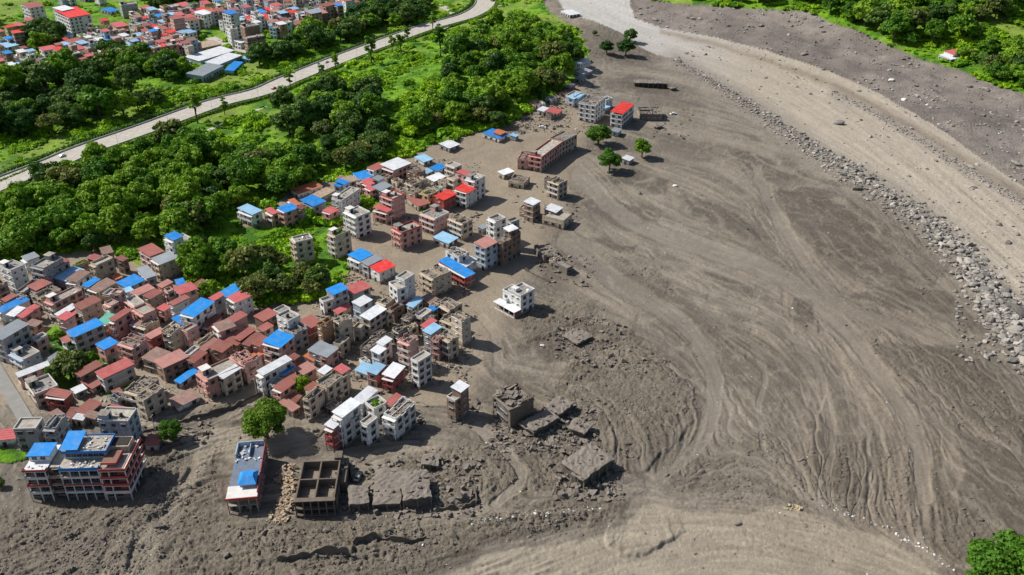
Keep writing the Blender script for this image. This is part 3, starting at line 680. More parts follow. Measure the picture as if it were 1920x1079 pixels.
# ------------------------------------------------------------------ foliage
def leaf_mat(name, c, ov=.25):
    m = bpy.data.materials.new(name); m.use_nodes = True
    nt = m.node_tree; nt.nodes.clear(); N = nt.nodes.new; Lk = nt.links.new
    out = N('ShaderNodeOutputMaterial'); b = N('ShaderNodeBsdfPrincipled'); b.inputs['Roughness'].default_value = .62; b.inputs['Specular IOR Level'].default_value = .25
    tr = N('ShaderNodeBsdfTranslucent'); mx = N('ShaderNodeMixShader'); mx.inputs[0].default_value = .28
    oi = N('ShaderNodeObjectInfo'); at = N('ShaderNodeAttribute'); at.attribute_name = 'leaf'
    geo = N('ShaderNodeNewGeometry')
    nz = N('ShaderNodeTexNoise'); nz.inputs['Scale'].default_value = .035; nz.inputs['Detail'].default_value = 2; Lk(geo.outputs['Position'], nz.inputs['Vector'])
    hs = N('ShaderNodeHueSaturation'); hs.inputs['Color'].default_value = (*c, 1)
    a1 = N('ShaderNodeMath'); a1.operation = 'ADD'; Lk(oi.outputs['Random'], a1.inputs[0]); Lk(nz.outputs['Fac'], a1.inputs[1])
    m1 = N('ShaderNodeMapRange'); m1.inputs['From Min'].default_value = .2; m1.inputs['From Max'].default_value = 1.3; m1.inputs['To Min'].default_value = .525; m1.inputs['To Max'].default_value = .475; Lk(a1.outputs[0], m1.inputs['Value']); Lk(m1.outputs[0], hs.inputs['Hue'])
    m2 = N('ShaderNodeMapRange'); m2.inputs['From Min'].default_value = .2; m2.inputs['From Max'].default_value = 1.3; m2.inputs['To Min'].default_value = 1 - ov; m2.inputs['To Max'].default_value = 1 + ov; Lk(a1.outputs[0], m2.inputs['Value'])
    mm = N('ShaderNodeMath'); mm.operation = 'MULTIPLY'; Lk(m2.outputs[0], mm.inputs[0]); Lk(at.outputs['Fac'], mm.inputs[1]); Lk(mm.outputs[0], hs.inputs['Value'])
    Lk(hs.outputs[0], b.inputs['Base Color']); Lk(hs.outputs[0], tr.inputs['Color'])
    Lk(b.outputs[0], mx.inputs[1]); Lk(tr.outputs[0], mx.inputs[2]); Lk(mx.outputs[0], out.inputs[0])
    MATS[name] = m
    return m
M_LEAF = leaf_mat('broad_leaf', (.105, .240, .013), .5)
M_LEAF_D = leaf_mat('dark_leaf', (.058, .138, .020), .35)
M_LEAF_O = leaf_mat('olive_leaf', (.13, .175, .035), .3)
M_BUSH = leaf_mat('bush_leaf', (.17, .36, .010), .5)
M_BARK = mat('bark', (.12, .09, .065), .9, .3, 3)
def leaf_cloud(name, blobs, n, size, m, seed, flat=.0):
    """leaf-sized faces spread over and inside irregular clumps, plus a coarse inner mass"""
    r = np.random.default_rng(seed)
    B = np.array(blobs, dtype=np.float64)
    w = B[:, 3] ** 2; pick = r.choice(len(B), n, p=w / w.sum())
    d = r.normal(size=(n, 3)); d /= np.linalg.norm(d, axis=1)[:, None]
    d[:, 2] = np.where(d[:, 2] < -.3, -d[:, 2] * .6, d[:, 2])
    c = B[pick, :3]; R = B[pick, 3] * r.uniform(.72, 1.10, n)
    p = c + d * R[:, None] * np.array([1, 1, .8])
    nrm = d + r.normal(size=(n, 3)) * .45; nrm /= np.linalg.norm(nrm, axis=1)[:, None]
    t = np.cross(nrm, r.normal(size=(n, 3))); t /= np.linalg.norm(t, axis=1)[:, None]; b = np.cross(nrm, t)
    s = size * r.uniform(.6, 1.35, n)[:, None]
    V = np.stack([p - t * s - b * s * .6, p + t * s - b * s * .5, p + t * s * .4 + b * s * .8, p - t * s * .7 + b * s * .7], 1).reshape(-1, 3)
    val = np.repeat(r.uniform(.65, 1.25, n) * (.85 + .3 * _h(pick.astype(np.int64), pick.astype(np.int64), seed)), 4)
    F = np.arange(n * 4).reshape(-1, 4)
    me = bpy.data.meshes.new(name)
    # inner mass: low octahedra-like balls
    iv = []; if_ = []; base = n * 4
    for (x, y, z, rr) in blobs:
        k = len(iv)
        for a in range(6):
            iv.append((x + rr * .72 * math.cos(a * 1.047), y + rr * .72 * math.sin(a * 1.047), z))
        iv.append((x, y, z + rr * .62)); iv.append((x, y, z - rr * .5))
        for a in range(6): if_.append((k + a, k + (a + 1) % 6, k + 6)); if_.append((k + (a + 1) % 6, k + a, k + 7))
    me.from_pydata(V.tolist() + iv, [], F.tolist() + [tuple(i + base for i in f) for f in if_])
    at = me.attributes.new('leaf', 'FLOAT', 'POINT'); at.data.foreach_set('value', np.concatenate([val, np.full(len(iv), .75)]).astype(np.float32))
    me.materials.append(m)
    return me
def crown_blobs(r, kind):
    """unit tree (crown radius 1); z measured from the ground"""
    bl = []
    if kind == 'broad':
        n = r.randint(20, 28)
        for i in range(n):
            a = r.uniform(0, 6.283); q = math.sqrt(r.random()) * .78; zz = 1.0 + .62 * (1 - q * q) * r.uniform(.5, 1.25) - r.uniform(0, .35)
            bl.append((q * math.cos(a), q * math.sin(a), zz, r.uniform(.20, .36)))
        for i in range(9):
            a = i * .7 + r.uniform(-.2, .2); q = r.uniform(.5, .78); bl.append((q * math.cos(a), q * math.sin(a), r.uniform(.62, 1.0), r.uniform(.22, .34)))
        bl.append((0, 0, 1.05, .6))
    elif kind == 'tall':
        n = 16
        for i in range(n):
            a = r.uniform(0, 6.283); t = r.random(); q = (.55 - .3 * abs(t - .35)) * r.random() ** .5
            bl.append((q * math.cos(a) * 1.1, q * math.sin(a) * 1.1, 1.5 + 1.9 * t, r.uniform(.2, .34)))
    elif kind == 'bush':
        for i in range(r.randint(6, 10)):
            a = r.uniform(0, 6.283); q = math.sqrt(r.random()) * .8
            bl.append((q * math.cos(a), q * math.sin(a), r.uniform(.12, .5) * (1.2 - q), r.uniform(.22, .42)))
    return bl
def trunk_mesh(name, r, kind):
    b = MB(); top = 1.2 if kind == 'broad' else 2.6
    b.tube((0, 0, -.25), (r.uniform(-.05, .05), r.uniform(-.05, .05), top * .55), .085, .06)
    for i in range(5):
        a = i * 1.257 + r.uniform(-.3, .3); q = .5 if kind == 'broad' else .28
        z0 = top * r.uniform(.42, .6)
        b.tube((0, 0, z0), (q * math.cos(a), q * math.sin(a), top + r.uniform(0, .25)), .045, .015, 5)
    return b.mesh(name, [M_BARK])
rt = random.Random(77)
M_LEAF_F = leaf_mat('lone_tree_leaf', (.085, .20, .012), .15)
CROWN = {}; TRUNK = {}
for kd, mm, n, cnt, sz in (('broad', M_LEAF, 3000, 7, .075), ('dark', M_LEAF_D, 2800, 3, .078), ('olive', M_LEAF_O, 1700, 2, .08), ('tall', M_LEAF, 1100, 3, .085), ('bush', M_BUSH, 420, 6, .12), ('fine', M_LEAF_F, 11000, 3, .040)):
    CROWN[kd] = [leaf_cloud('crown_%s_%d' % (kd, i), crown_blobs(rt, 'tall' if kd == 'tall' else 'bush' if kd == 'bush' else 'broad'), n, sz, mm, 100 + i + len(kd) * 13) for i in range(cnt)]
    if kd != 'bush': TRUNK[kd] = [trunk_mesh('trunk_%s_%d' % (kd, i), rt, 'tall' if kd == 'tall' else 'broad') for i in range(3)]
def tree(x, y, rad, kind, label, group=None, h=None, name='broadleaf_tree', i=None, z=None):
    i = rt.randrange(99) if i is None else i
    z = ground_z(x, y) if z is None else z
    t = empty(name, (x, y, z), rt.uniform(0, 6.28), label, 'tree', group)
    s = (rad, rad, (h / 1.9 if kind != 'tall' else h / 3.6) if h else rad * rt.uniform(.85, 1.15))
    c = link(bpy.data.objects.new('crown', CROWN[kind][i % len(CROWN[kind])]), t); c.scale = s
    k = link(bpy.data.objects.new('trunk', TRUNK[kind][i % 3]), t); k.scale = s
    return t
# trees that stand alone
def px_tree(u, v, rpx, kind, label, group=None, hm=None, name='broadleaf_tree', i=None):
    x, y, z = on_ground(u, v)
    return tree(x, y, rpx / ppm(x, y, z), kind, label, group, hm, name, i)
px_tree(503, 822, 45, 'fine', 'large round dark green tree alone in the mud below the town, casting a shadow right', i=0)
px_tree(323, 826, 24, 'fine', 'small bright round tree at the broken mud edge above the hotel', i=1)
px_tree(1122, 272, 27, 'fine', 'round tree left of and above the other two trees on the mud bar', i=2)
px_tree(1142, 322, 24, 'fine', 'lowest of the three round trees on the mud bar', i=3)
px_tree(1203, 296, 19, 'broad', 'slender crooked tree at the right of the three trees on the mud bar', i=4, hm=12)
px_tree(1876, 1105, 88, 'fine', 'large bright green tree cut by the bottom right corner of the photo', i=5, hm=15)
px_tree(568, 737, 19, 'broad', 'bright green tree between rust-roofed houses above the large lone tree', i=6)
px_tree(935, 238, 19, 'dark', 'small dark tree at the edge of the woods above the blue and red roof', i=1)
px_tree(1181, 80, 14, 'dark', 'dark tree on the mud knoll nearest the river')
px_tree(1173, 106, 18, 'dark', 'wide dark tree on the mud knoll just below the one nearest the river')
px_tree(1137, 102, 14, 'dark', 'dark tree on the mud knoll left of the wide dark tree')
px_tree(1115, 68, 6, 'dark', 'tiny round tree highest on the bare mud knoll')
px_tree(0, 915, 12, 'dark', 'small tree cut by the left edge of the photo left of the hotel')
px_tree(393, 557, 23, 'broad', 'bright tree rising among red roofs left of the long blue ridge roof', i=3)
px_tree(112, 640, 14, 'broad', 'small yellow-green tree between houses left of the long blue roof')
for i, (u, v, hp) in enumerate([(371, 232, 26), (422, 216, 14), (545, 168, 16), (604, 152, 13), (630, 136, 14), (697, 122, 22), (736, 101, 15), (752, 104, 17), (765, 83, 13), (826, 108, 24), (862, 96, 16), (812, 60, 14)]):
    x, y, z = on_ground(u, v)
    tree(x, y, hp / ppm(x, y, z) * .8, 'tall', ['tall slender roadside tree, %s counting from the left along the near side of the highway' % w for w in ('first', 'second', 'third', 'fourth', 'fifth', 'sixth', 'seventh', 'eighth', 'ninth', 'tenth', 'eleventh', 'twelfth')][i], 'tall trees along the highway', h=hp * 2.5 / ppm(x, y, z), name='roadside_tree')
# woods
WOODS = [([(-60, 168), (60, 158), (120, 150), (180, 156), (255, 170), (300, 195), (262, 225), (150, 245), (60, 258), (-60, 272)], 8.0, 'dark', .30, 'the woods below the distant town'),
         ([(60, 372), (110, 345), (170, 318), (240, 292), (330, 272), (430, 292), (468, 315), (478, 350), (455, 385), (430, 440), (432, 470), (340, 472), (300, 458), (200, 474), (100, 482), (0, 490), (-80, 525), (-80, 440), (0, 415)], 6.4, 'broad', .16, 'the woods between the highway and the town'),
         ([(478, 285), (560, 300), (590, 335), (548, 368), (510, 384), (480, 350), (470, 310)], 6.0, 'broad', .1, 'the woods left of the orange-roofed house'),
         ([(530, 212), (600, 192), (690, 185), (722, 220), (755, 265), (700, 308), (640, 330), (600, 330), (565, 275), (528, 255)], 7.2, 'dark', .45, 'the dark grove on the green hill'),
         ([(850, 92), (900, 62), (1000, 50), (1062, 68), (1085, 105), (1070, 150), (1030, 182), (960, 218), (900, 238), (850, 240), (780, 264), (770, 245), (840, 195), (835, 135)], 7.0, 'broad', .35, 'the woods on the hill beside the mud'),
         ([(470, 118), (560, 84), (640, 64), (690, 25), (810, 8), (812, 32), (700, 66), (620, 88), (560, 114), (490, 128)], 7.0, 'dark', .5, 'the woods above the highway'),
         ([(1255, -8), (1400, -20), (1930, -30), (1930, 10), (1860, 55), (1790, 108), (1740, 100), (1690, 88), (1640, 68), (1600, 50), (1560, 34), (1515, 12), (1400, 6), (1300, 0)], 8.5, 'broad', .5, 'the woods above the rubble slope'),
         ([(1790, 112), (1850, 95), (1930, 100), (1930, 175), (1880, 160), (1830, 135)], 6.0, 'broad', .3, 'the scrubby woods at the right edge'),
         ([(455, 522), (520, 505), (570, 515), (605, 512), (622, 520), (618, 545), (590, 562), (540, 575), (480, 570)], 5.6, 'olive', .35, 'the orchard grove below the grey block'),
         ([(345, 500), (395, 470), (440, 478), (450, 510), (420, 535), (370, 535), (345, 525)], 5.8, 'broad', .1, 'the grove above the town'),
         ([(95, 700), (130, 682), (165, 685), (170, 712), (130, 725), (100, 722)], 4.6, 'dark', .3, 'the yard grove inside the town'), ([(165, 690), (215, 678), (225, 690), (170, 705)], 4.0, 'broad', .1, 'the yard grove inside the town'),
         ([(-200, 60), (-20, 20), (-10, 60), (-30, 110), (-200, 180)], 7, 'broad', .5, 'the edge of the distant town'), ([(50, 62), (95, 62), (125, 78), (100, 102), (62, 102)], 6.5, 'dark', .4, 'the park trees in the distant town'), ([(215, 100), (330, 125), (350, 140), (330, 160), (240, 140), (190, 130)], 6, 'broad', .5, 'the scrub below the distant town'), ([(270, -20), (370, -20), (400, 5), (330, 20), (270, 15)], 7, 'dark', .5, 'the tree belt behind the distant town')]
def woods():
    r = random.Random(21); T = []
    for P, rad, kd, alt, where in WOODS:
        x0 = min(p[0] for p in P); x1 = max(p[0] for p in P); y0 = min(p[1] for p in P); y1 = max(p[1] for p in P)
        g = [ground_xy(u, v) for u, v in ((x0, y0), (x1, y0), (x0, y1), (x1, y1))]
        wx0 = min(p[0] for p in g); wx1 = max(p[0] for p in g); wy0 = min(p[1] for p in g); wy1 = max(p[1] for p in g)
        PA = np.array(P, dtype=np.float64); st = rad * 1.42
        for i in range(int((wx1 - wx0) / st) + 1):
            for j in range(int((wy1 - wy0) / st) + 1):
                x = wx0 + (i + .5 * (j % 2) + r.uniform(-.42, .42)) * st; y = wy0 + (j + r.uniform(-.42, .42)) * st
                z = float(relief(x, y)); u, v = photo_uv(x, y, z)
                if not in_poly(P, np.array([u]), np.array([v]))[0]: continue
                if r.random() < (.34 if 'hill beside' in where else .15): continue
                k = kd if r.random() > alt else r.choice(['broad', 'dark', 'broad', 'dark', 'broad', 'olive'])
                T.append((ppm(x, y, z) * rad, x, y, rad * r.choice([.55, .7, .8, .9, 1.0, 1.1, 1.3, 1.5]) * r.uniform(.92, 1.08), k, where))
    T.sort(reverse=True, key=lambda t: t[0])
    P_of = {w[4]: w[0] for w in WOODS}
    pts = {k: ([], [], [], []) for k in ('broad', 'dark', 'olive')}
    words = {'broad': 'bright green broadleaf tree at ', 'dark': 'dark green broadleaf tree at ', 'olive': 'olive green broadleaf tree at '}
    for i, (q, x, y, rad, k, where) in enumerate(T):
        if i < 285:
            PW = P_of[where]; xs_ = [p[0] for p in PW]; ys_ = [p[1] for p in PW]; u, v = photo_uv(x, y, 0)
            fx = (u - min(xs_)) / (max(xs_) - min(xs_)); fy = (v - min(ys_)) / (max(ys_) - min(ys_))
            where = where.replace('between the highway and the town', 'below the highway')
            spot = ['upper', 'middle', 'lower'][min(2, max(0, int(fy * 3)))] + ' ' + ['far left', 'left', 'right', 'far right'][min(3, max(0, int(fx * 4)))] + ' of '
            tree(x, y, rad, k, words[k].replace(' broadleaf', '') + spot + where, words[k].replace(' broadleaf tree', ' trees') + spot + where)
        else:
            p, s, ro, ix = pts[k]; z = ground_z(x, y)
            p.append((x, y, z)); s.append((rad, rad, rad * r.uniform(.85, 1.15))); ro.append((0, 0, r.uniform(0, 6.28))); ix.append(r.randrange(len(CROWN[k])))
    print('trees', len(T))
    for k, (p, s, ro, ix) in pts.items():
        if p:
            scatter('woodland', p, s, ro, ix, hidden_collection('crowns_' + k, CROWN[k]))
            scatter('woodland_trunks', p, s, ro, [i % 3 for i in ix], hidden_collection('trunks_' + k, TRUNK[k]))
woods()
def bushes():
    r = np.random.default_rng(8); n = 90000
    u = r.uniform(-240, 2160, n); v = 620 - 690 * r.random(n) ** .8
    x, y = ground_xy(u, v)
    fu = np.clip(np.interp(u, us, np.arange(NU)).astype(int), 0, NU - 1); fv = np.clip(np.interp(v, vs, np.arange(NV)).astype(int), 0, NV - 1)
    dn = fbm(x / 18, y / 18, 4, 401)
    keep = (ZONE[fv, fu] == 1) & (r.random(n) < .16 + .84 * sstep(.42, .6, dn))
    PP, QQ = PU[fv, fu], PV[fv, fu]
    hw = d_poly(smooth(ROADS[0], 1), PP, QQ)
    keep &= hw > 13 + 8 * (QQ > 150)
    for Pq in ([(0, 110), (60, 130), (200, 125), (330, 130), (360, 60), (500, 90), (640, 40), (660, -50), (-100, -50), (-100, 60)],):
        keep &= ~(in_poly(Pq, PP, QQ) & (r.random(n) < .8))
    x, y = x[keep], y[keep]; dn = dn[keep]
    s = np.exp(r.normal(.45, .4, len(x))) * (.7 + 1.1 * sstep(.45, .65, dn)) * 1.15
    z = ground_zs(x, y)
    scatter('undergrowth', np.stack([x, y, z], 1), np.stack([s, s, s * r.uniform(.6, 1.1, len(s))], 1), np.stack([s * 0, s * 0, r.uniform(0, 6.28, len(s))], 1), r.integers(0, 6, len(s)), hidden_collection('bush_kinds', CROWN['bush']))
    print('bushes', len(x))

# ------------------------------------------------------------------ roads
ROADS = [[(-260, 452), (-120, 402), (0, 351), (95, 315), (151, 289), (268, 249), (347, 219), (410, 196), (492, 178), (531, 158), (588, 135), (650, 110), (709, 88), (771, 65), (810, 52), (850, 42), (880, 33), (903, 20), (913, 5), (905, -15), (880, -40), (840, -70)]]
bushes()
M_ASPH = mat('pale_road', (.44, .41, .36), .85, .18, .8, bump=.05, stain=(.30, .26, .20, .6)); M_CONC = mat('concrete', (.42, .41, .39), .85, .15, 1.0); M_LINE = mat('road_paint', (.8, .8, .78), .6, .1)
M_HEDGE = M_LEAF
def ribbon(P, off0, off1, z0, name, m, thick=.25, closed=False):
    W = [Vector(ground_xy(u, v)) for u, v in smooth(P, 3)]
    vs_, fs_ = [], []
    for i, p in enumerate(W):
        d = (W[min(i + 1, len(W) - 1)] - W[max(i - 1, 0)]).normalized(); n = Vector((-d.y, d.x))
        for o_ in (off0, off1):
            q = p + n * o_
            vs_.append((q.x, q.y, z0)); vs_.append((q.x, q.y, z0 - thick))
    for i in range(len(W) - 1):
        a = i * 4; b = a + 4
        fs_ += [(a, a + 2, b + 2, b), (a + 2, a + 3, b + 3, b + 2), (b, b + 1, a + 1, a)]
    mb = MB(); mb.add(vs_, fs_)
    return mb.build(name, m)
def along_m(P, off, step):
    W = [Vector(ground_xy(u, v)) for u, v in smooth(P, 3)]; out = []; s = 0; nxt = 0
    for a, b in zip(W[:-1], W[1:]):
        L = (b - a).length; d = (b - a) / max(L, 1e-6); n = Vector((-d.y, d.x))
        while nxt <= s + L:
            q = a + d * (nxt - s) + n * off; out.append((q.x, q.y, math.atan2(d.y, d.x))); nxt += step
        s += L
    return out
RZ = 1.6
o = ribbon(ROADS[0], -9.3, 9.3, RZ, 'highway', M_ASPH, 1.6); o['kind'] = 'structure'
for k_, off in enumerate((-.25, 8.6, -8.8)):
    mb = MB()
    Pm = along_m(ROADS[0], off, 9 if k_ == 0 else 6)
    for (x, y, a) in Pm:
        c, s = math.cos(a), math.sin(a); L, w = (2.5, .12) if k_ == 0 else (3.0, .1)
        mb.add([(x - c * L - -s * w * -1, y - s * L - c * w, RZ + .006), (x + c * L + s * w, y + s * L - c * w, RZ + .006), (x + c * L - s * w, y + s * L + c * w, RZ + .006), (x - c * L - s * w, y - s * L + c * w, RZ + .006)], [(0, 1, 2, 3)])
    o = mb.build('lane_marking', M_LINE); o['kind'] = 'structure'
# low retaining walls on both sides of the highway
for off, lab in ((9.6, 'long low concrete parapet along the far side of the highway'), (-9.6, 'long low concrete parapet along the near side of the highway')):
    o = ribbon(ROADS[0], off - .18, off + .18, RZ + .85, 'parapet_wall', M_CONC, 2.4); tag(o, lab, 'wall')
o = ribbon([(-260, 500), (-60, 440), (30, 405), (150, 345), (240, 310), (330, 272), (440, 225), (520, 192), (600, 162), (700, 122), (790, 88), (870, 62), (930, 40), (960, 20), (940, -10)], -1.6, 1.6, .55, 'service_road', M_CONC, .6); o['kind'] = 'structure'
o = ribbon([(-260, 465), (-120, 415), (0, 385), (60, 360), (100, 340)], -2.0, 2.0, .75, 'side_road', M_ASPH, .6); o['kind'] = 'structure'
o = ribbon([(765, 5), (800, 8), (835, 16), (858, 30), (845, 48), (815, 62)], -4, 4, 1.4, 'slip_road', M_ASPH, 1.4); o['kind'] = 'structure'
o = ribbon([(900, -5), (935, 10), (955, 25), (972, 32)], -4, 4, 1.0, 'access_road', M_ASPH, 1.0); o['kind'] = 'structure'
o = ribbon([(395, 72), (420, 85), (450, 95), (490, 104), (530, 95)], -4.5, 4.5, .7, 'town_street', M_ASPH, .6); o['kind'] = 'structure'
o = ribbon([(-20, 672), (8, 720), (34, 762), (52, 795)], -2.4, 2.4, .35, 'lane', mat('grey_lane', (.24, .235, .22), .85, .15, 1), .5); o['kind'] = 'structure'
# hedges: thick rows of leaf clumps
def hedge(P, off, w, lab, step=1.6, z=0.3):
    r = random.Random(int(off * 10) + len(P)); blobs = []
    for (x, y, a) in along_m(P, off, step):
        blobs.append((x + r.uniform(-.3, .3), y + r.uniform(-.3, .3), z + w * .45, w * r.uniform(.5, .7)))
    me = leaf_cloud('hedge', blobs, len(blobs) * 22, .34, M_LEAF, 5)
    o = link(bpy.data.objects.new('hedge', me)); tag(o, lab, 'hedge')
hedge(ROADS[0], -12.0, 2.6, 'clipped dark hedge running along the near side of the highway')
hedge(ROADS[0], 13.8, 3.4, 'broad bright hedge running along the far side of the highway', 2.0)
hedge([(100, 322), (60, 340), (0, 366), (-100, 400)], -13, 2.4, 'short hedge between highway and side road at the left edge')
# lamp posts and cars on the highway
lp = MB(); lp.tube((0, 0, 0), (0, 0, 8.5), .11, .07, 6); lp.tube((0, 0, 8.4), (2.2, 0, 8.9), .06, .04, 5)
LPM = lp.mesh('lamp_pole', [mat('galvanised', (.45, .46, .47), .5, .1, metal=.4)])
lh = MB(); lh.box(1.9, -.15, 8.85, 2.8, .15, 9.0); LHM = lh.mesh('lamp_head', [M_CONC])
ORD = ['first', 'second', 'third', 'fourth', 'fifth', 'sixth', 'seventh', 'eighth', 'ninth', 'tenth', 'eleventh', 'twelfth', 'thirteenth', 'fourteenth', 'fifteenth', 'sixteenth', 'seventeenth', 'eighteenth', 'nineteenth', 'twentieth']
for i, (x, y, a) in enumerate(along_m(ROADS[0][2:16], -7.7, 38)[:18]):
    t = empty('street_lamp', (x, y, RZ), a + math.pi / 2, 'thin grey street lamp, %s from the left along the highway' % ORD[i], 'street lamp', 'street lamps along the highway')
    link(bpy.data.objects.new('pole', LPM), t); link(bpy.data.objects.new('lamp_head', LHM), t)
M_GLASS = mat('dark_glass', (.022, .026, .032), .25, .1, spec=.5); M_TYRE = mat('tyre', (.03, .03, .03), .9)
def car_meshes(m, nm):
    b = MB()
    prof = [(-2.2, .35), (-2.2, .85), (-1.5, .98), (-.9, 1.45), (.7, 1.48), (1.25, 1.0), (2.1, .85), (2.2, .4)]
    for yy in (-.85, .85): pass
    n = len(prof); v = [(x, -.86, z) for x, z in prof] + [(x, .86, z) for x, z in prof]
    for i in (3, 4): v[i] = (v[i][0], -.68, v[i][2]); v[n + i] = (v[n + i][0], .68, v[n + i][2])
    f = [(i, (i + 1) % n, n + (i + 1) % n, n + i) for i in range(n)] + [tuple(range(n))[::-1], tuple(range(n, 2 * n))]
    b.add(v, f); body = b.mesh('car_body_' + nm, [m])
    g = MB(); g.add([(.78, -.7, 1.43), (.78, .7, 1.43), (1.27, .8, 1.05), (1.27, -.8, 1.05)], [(3, 2, 1, 0)]); g.add([(-.98, -.7, 1.42), (-.98, .7, 1.42), (-1.52, .8, 1.03), (-1.52, -.8, 1.03)], [(0, 1, 2, 3)])
    g.box(-.9, -.80, 1.05, .8, .80, 1.36)
    glass = g.mesh('car_window', [M_GLASS])
    w = MB()
    for k in range(10):
        pass
    ww = [( .33 * math.cos(k * .628), -.11, .33 * math.sin(k * .628)) for k in range(10)] + [(.33 * math.cos(k * .628), .11, .33 * math.sin(k * .628)) for k in range(10)]
    w.add(ww, [(k, 10 + k, 10 + (k + 1) % 10, (k + 1) % 10) for k in range(10)] + [tuple(range(10)), tuple(range(19, 9, -1))]); wheel = w.mesh('wheel', [M_TYRE])
    return body, glass, wheel
CARM = {}
def car(x, y, z, a, colr, label, group=None, tilt=0):
    if colr not in CARM: CARM[colr] = car_meshes(mat('car_paint_' + colr, {'white': (.75, .75, .74), 'black': (.03, .03, .035), 'red': (.45, .05, .04), 'blue': (.06, .14, .4), 'yellow': (.50, .40, .24), 'muddy': (.36, .33, .29)}[colr], .35, .15, 2, spec=.5, mud=(.6 if colr == 'muddy' else 0)), colr)
    B, G, W = CARM[colr]
    t = empty('car', (x, y, z), a, label, 'car', group); t.rotation_euler = (tilt, tilt * .5, a)
    link(bpy.data.objects.new('body', B), t); link(bpy.data.objects.new('window', G), t)
    for sx in (-1.35, 1.35):
        for sy in (-.82, .82):
            w = link(bpy.data.objects.new('wheel', W), t); w.location = (sx, sy, .33)
for i, (k_, off, c, lab) in enumerate([(5, 3.5, 'white', 'white car on the highway nearest the left edge of the photo'), (23, -3.2, 'red', 'small red car driving on the middle stretch of the highway'), (31, 3.4, 'white', 'white car on the highway behind the roadside trees'),
                                       (47, -3.2, 'black', 'black car on the far straight of the highway'), (62, 3, 'black', 'black car where the highway begins to curve'), (66, -3, 'black', 'dark car behind another at the highway curve'), (68, 2, 'white', 'white car at the highway curve')]):
    P_ = along_m(ROADS[0][2:], off, 9)
    if k_ < len(P_):
        x, y, a = P_[k_]; car(x, y, RZ, a, c, lab)
print('veg+roads', round(time.time() - T00, 1))

# ------------------------------------------------------------------ houses
W_ = {'w': ('white', (.70, .70, .68)), 'g': ('grey', (.33, .34, .35)), 'p': ('pink', (.56, .315, .27)), 'c': ('cream', (.50, .42, .32)), 'b': ('brown', (.27, .175, .13)),
      'o': ('orange brick', (.40, .235, .13)), 'l': ('pale blue', (.36, .46, .56)), 'r': ('red', (.36, .085, .075)), 'm': ('mud-coated', (.20, .172, .142)), 'y': ('yellowish', (.55, .48, .25))}
WM = {k: mat('plaster_' + v[0].replace(' ', '_').replace('-', '_'), v[1], .85, .22, 1.2, mud=1.0 if k != 'm' else 0, obj_var=.12, streak=.55) for k, v in W_.items()}
R_ = {'R': ('rust-red sheet roof', (.30, .105, .085)), 'P': ('pinkish red sheet roof', (.50, .115, .115)), 'X': ('bright red sheet roof', (.66, .045, .035)), 'B': ('blue sheet roof', (.014, .235, .64)),
      'L': ('pale blue sheet roof', (.27, .48, .66)), 'W': ('white sheet roof', (.66, .68, .70)), 'S': ('grey sheet roof', (.27, .30, .33)), 'G': ('sea-green sheet roof', (.13, .42, .32)),
      'N': ('tan sheet roof', (.40, .31, .23)), 'O': ('orange sheet roof', (.52, .16, .07)), 'F': ('flat concrete roof', None), 'D': ('muddy rubble-strewn roof', None), 'V': ('roof overgrown with plants', None), 'T': ('red-edged flat roof', None)}
RM = {k: mat('sheet_' + v[0].replace(' ', '_').replace('-', '_'), v[1], .6, .16, .9, spec=.2, stain=((.20, .15, .125, .6) if k in 'RNO' else (.30, .28, .26, .25)), obj_var=(.3 if k == 'R' else .12)) for k, v in R_.items() if v[1]}
M_RCON = mat('roof_concrete', (.26, .245, .22), .9, .35, 1.6, obj_var=.2, stain=(.15, .13, .11, .8)); M_RCON2 = mat('roof_screed', (.36, .33, .285), .9, .3, 1.4, stain=(.20, .17, .14, .7), obj_var=.15)
M_MUDR = mat('dried_mud', (.205, .178, .15), .92, .25, 2.0, bump=.3); M_FRAME = mat('window_frame', (.24, .235, .225), .6, .1, obj_var=.5); M_RAILW = mat('pale_trim', (.62, .60, .57), .7, .15, 1.2)
M_DARK = mat('dim_room', (.035, .032, .03), .9, .1); M_TANKB = mat('black_tank', (.03, .032, .036), .4, .1); M_TANKS = mat('steel_tank', (.55, .57, .6), .35, .1, metal=.6)  # dim room: near-black colour standing in for shade inside openings
M_REDT = mat('red_trim', (.42, .075, .065), .65, .2, 1.5); M_BLUET = mat('blue_trim', (.03, .2, .55), .6, .15, 1.5)
# window: frame, recessed glass, small concrete hood; shared mesh
def window_mesh(name, w, h, frame):
    b = MB(); t = .06
    b.box(-w / 2 - t, -.10, -t, w / 2 + t, .02, 0, 1); b.box(-w / 2 - t, -.10, h, w / 2 + t, .02, h + t, 1); b.box(-w / 2 - t, -.10, 0, -w / 2, .02, h, 1); b.box(w / 2, -.10, 0, w / 2 + t, .02, h, 1)
    b.box(-.03, -.07, 0, .03, .01, h, 1); b.add([(-w / 2, -.015, 0), (w / 2, -.015, 0), (w / 2, -.015, h), (-w / 2, -.015, h)], [(0, 1, 2, 3)], 0)
    b.box(-w / 2 - .2, -.45, h + .12, w / 2 + .2, .02, h + .2, 1)
    return b.mesh(name, [M_GLASS, frame])
WIN = [window_mesh('window_square', 1.45, 1.45, M_FRAME), window_mesh('window_wide', 1.9, 1.5, M_FRAME), window_mesh('window_small', .9, 1.0, M_RAILW)]
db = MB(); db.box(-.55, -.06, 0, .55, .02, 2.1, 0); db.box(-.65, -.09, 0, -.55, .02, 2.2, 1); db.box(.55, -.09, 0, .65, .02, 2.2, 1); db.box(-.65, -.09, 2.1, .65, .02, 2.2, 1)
DOORM = db.mesh('door', [M_DARK, M_FRAME])
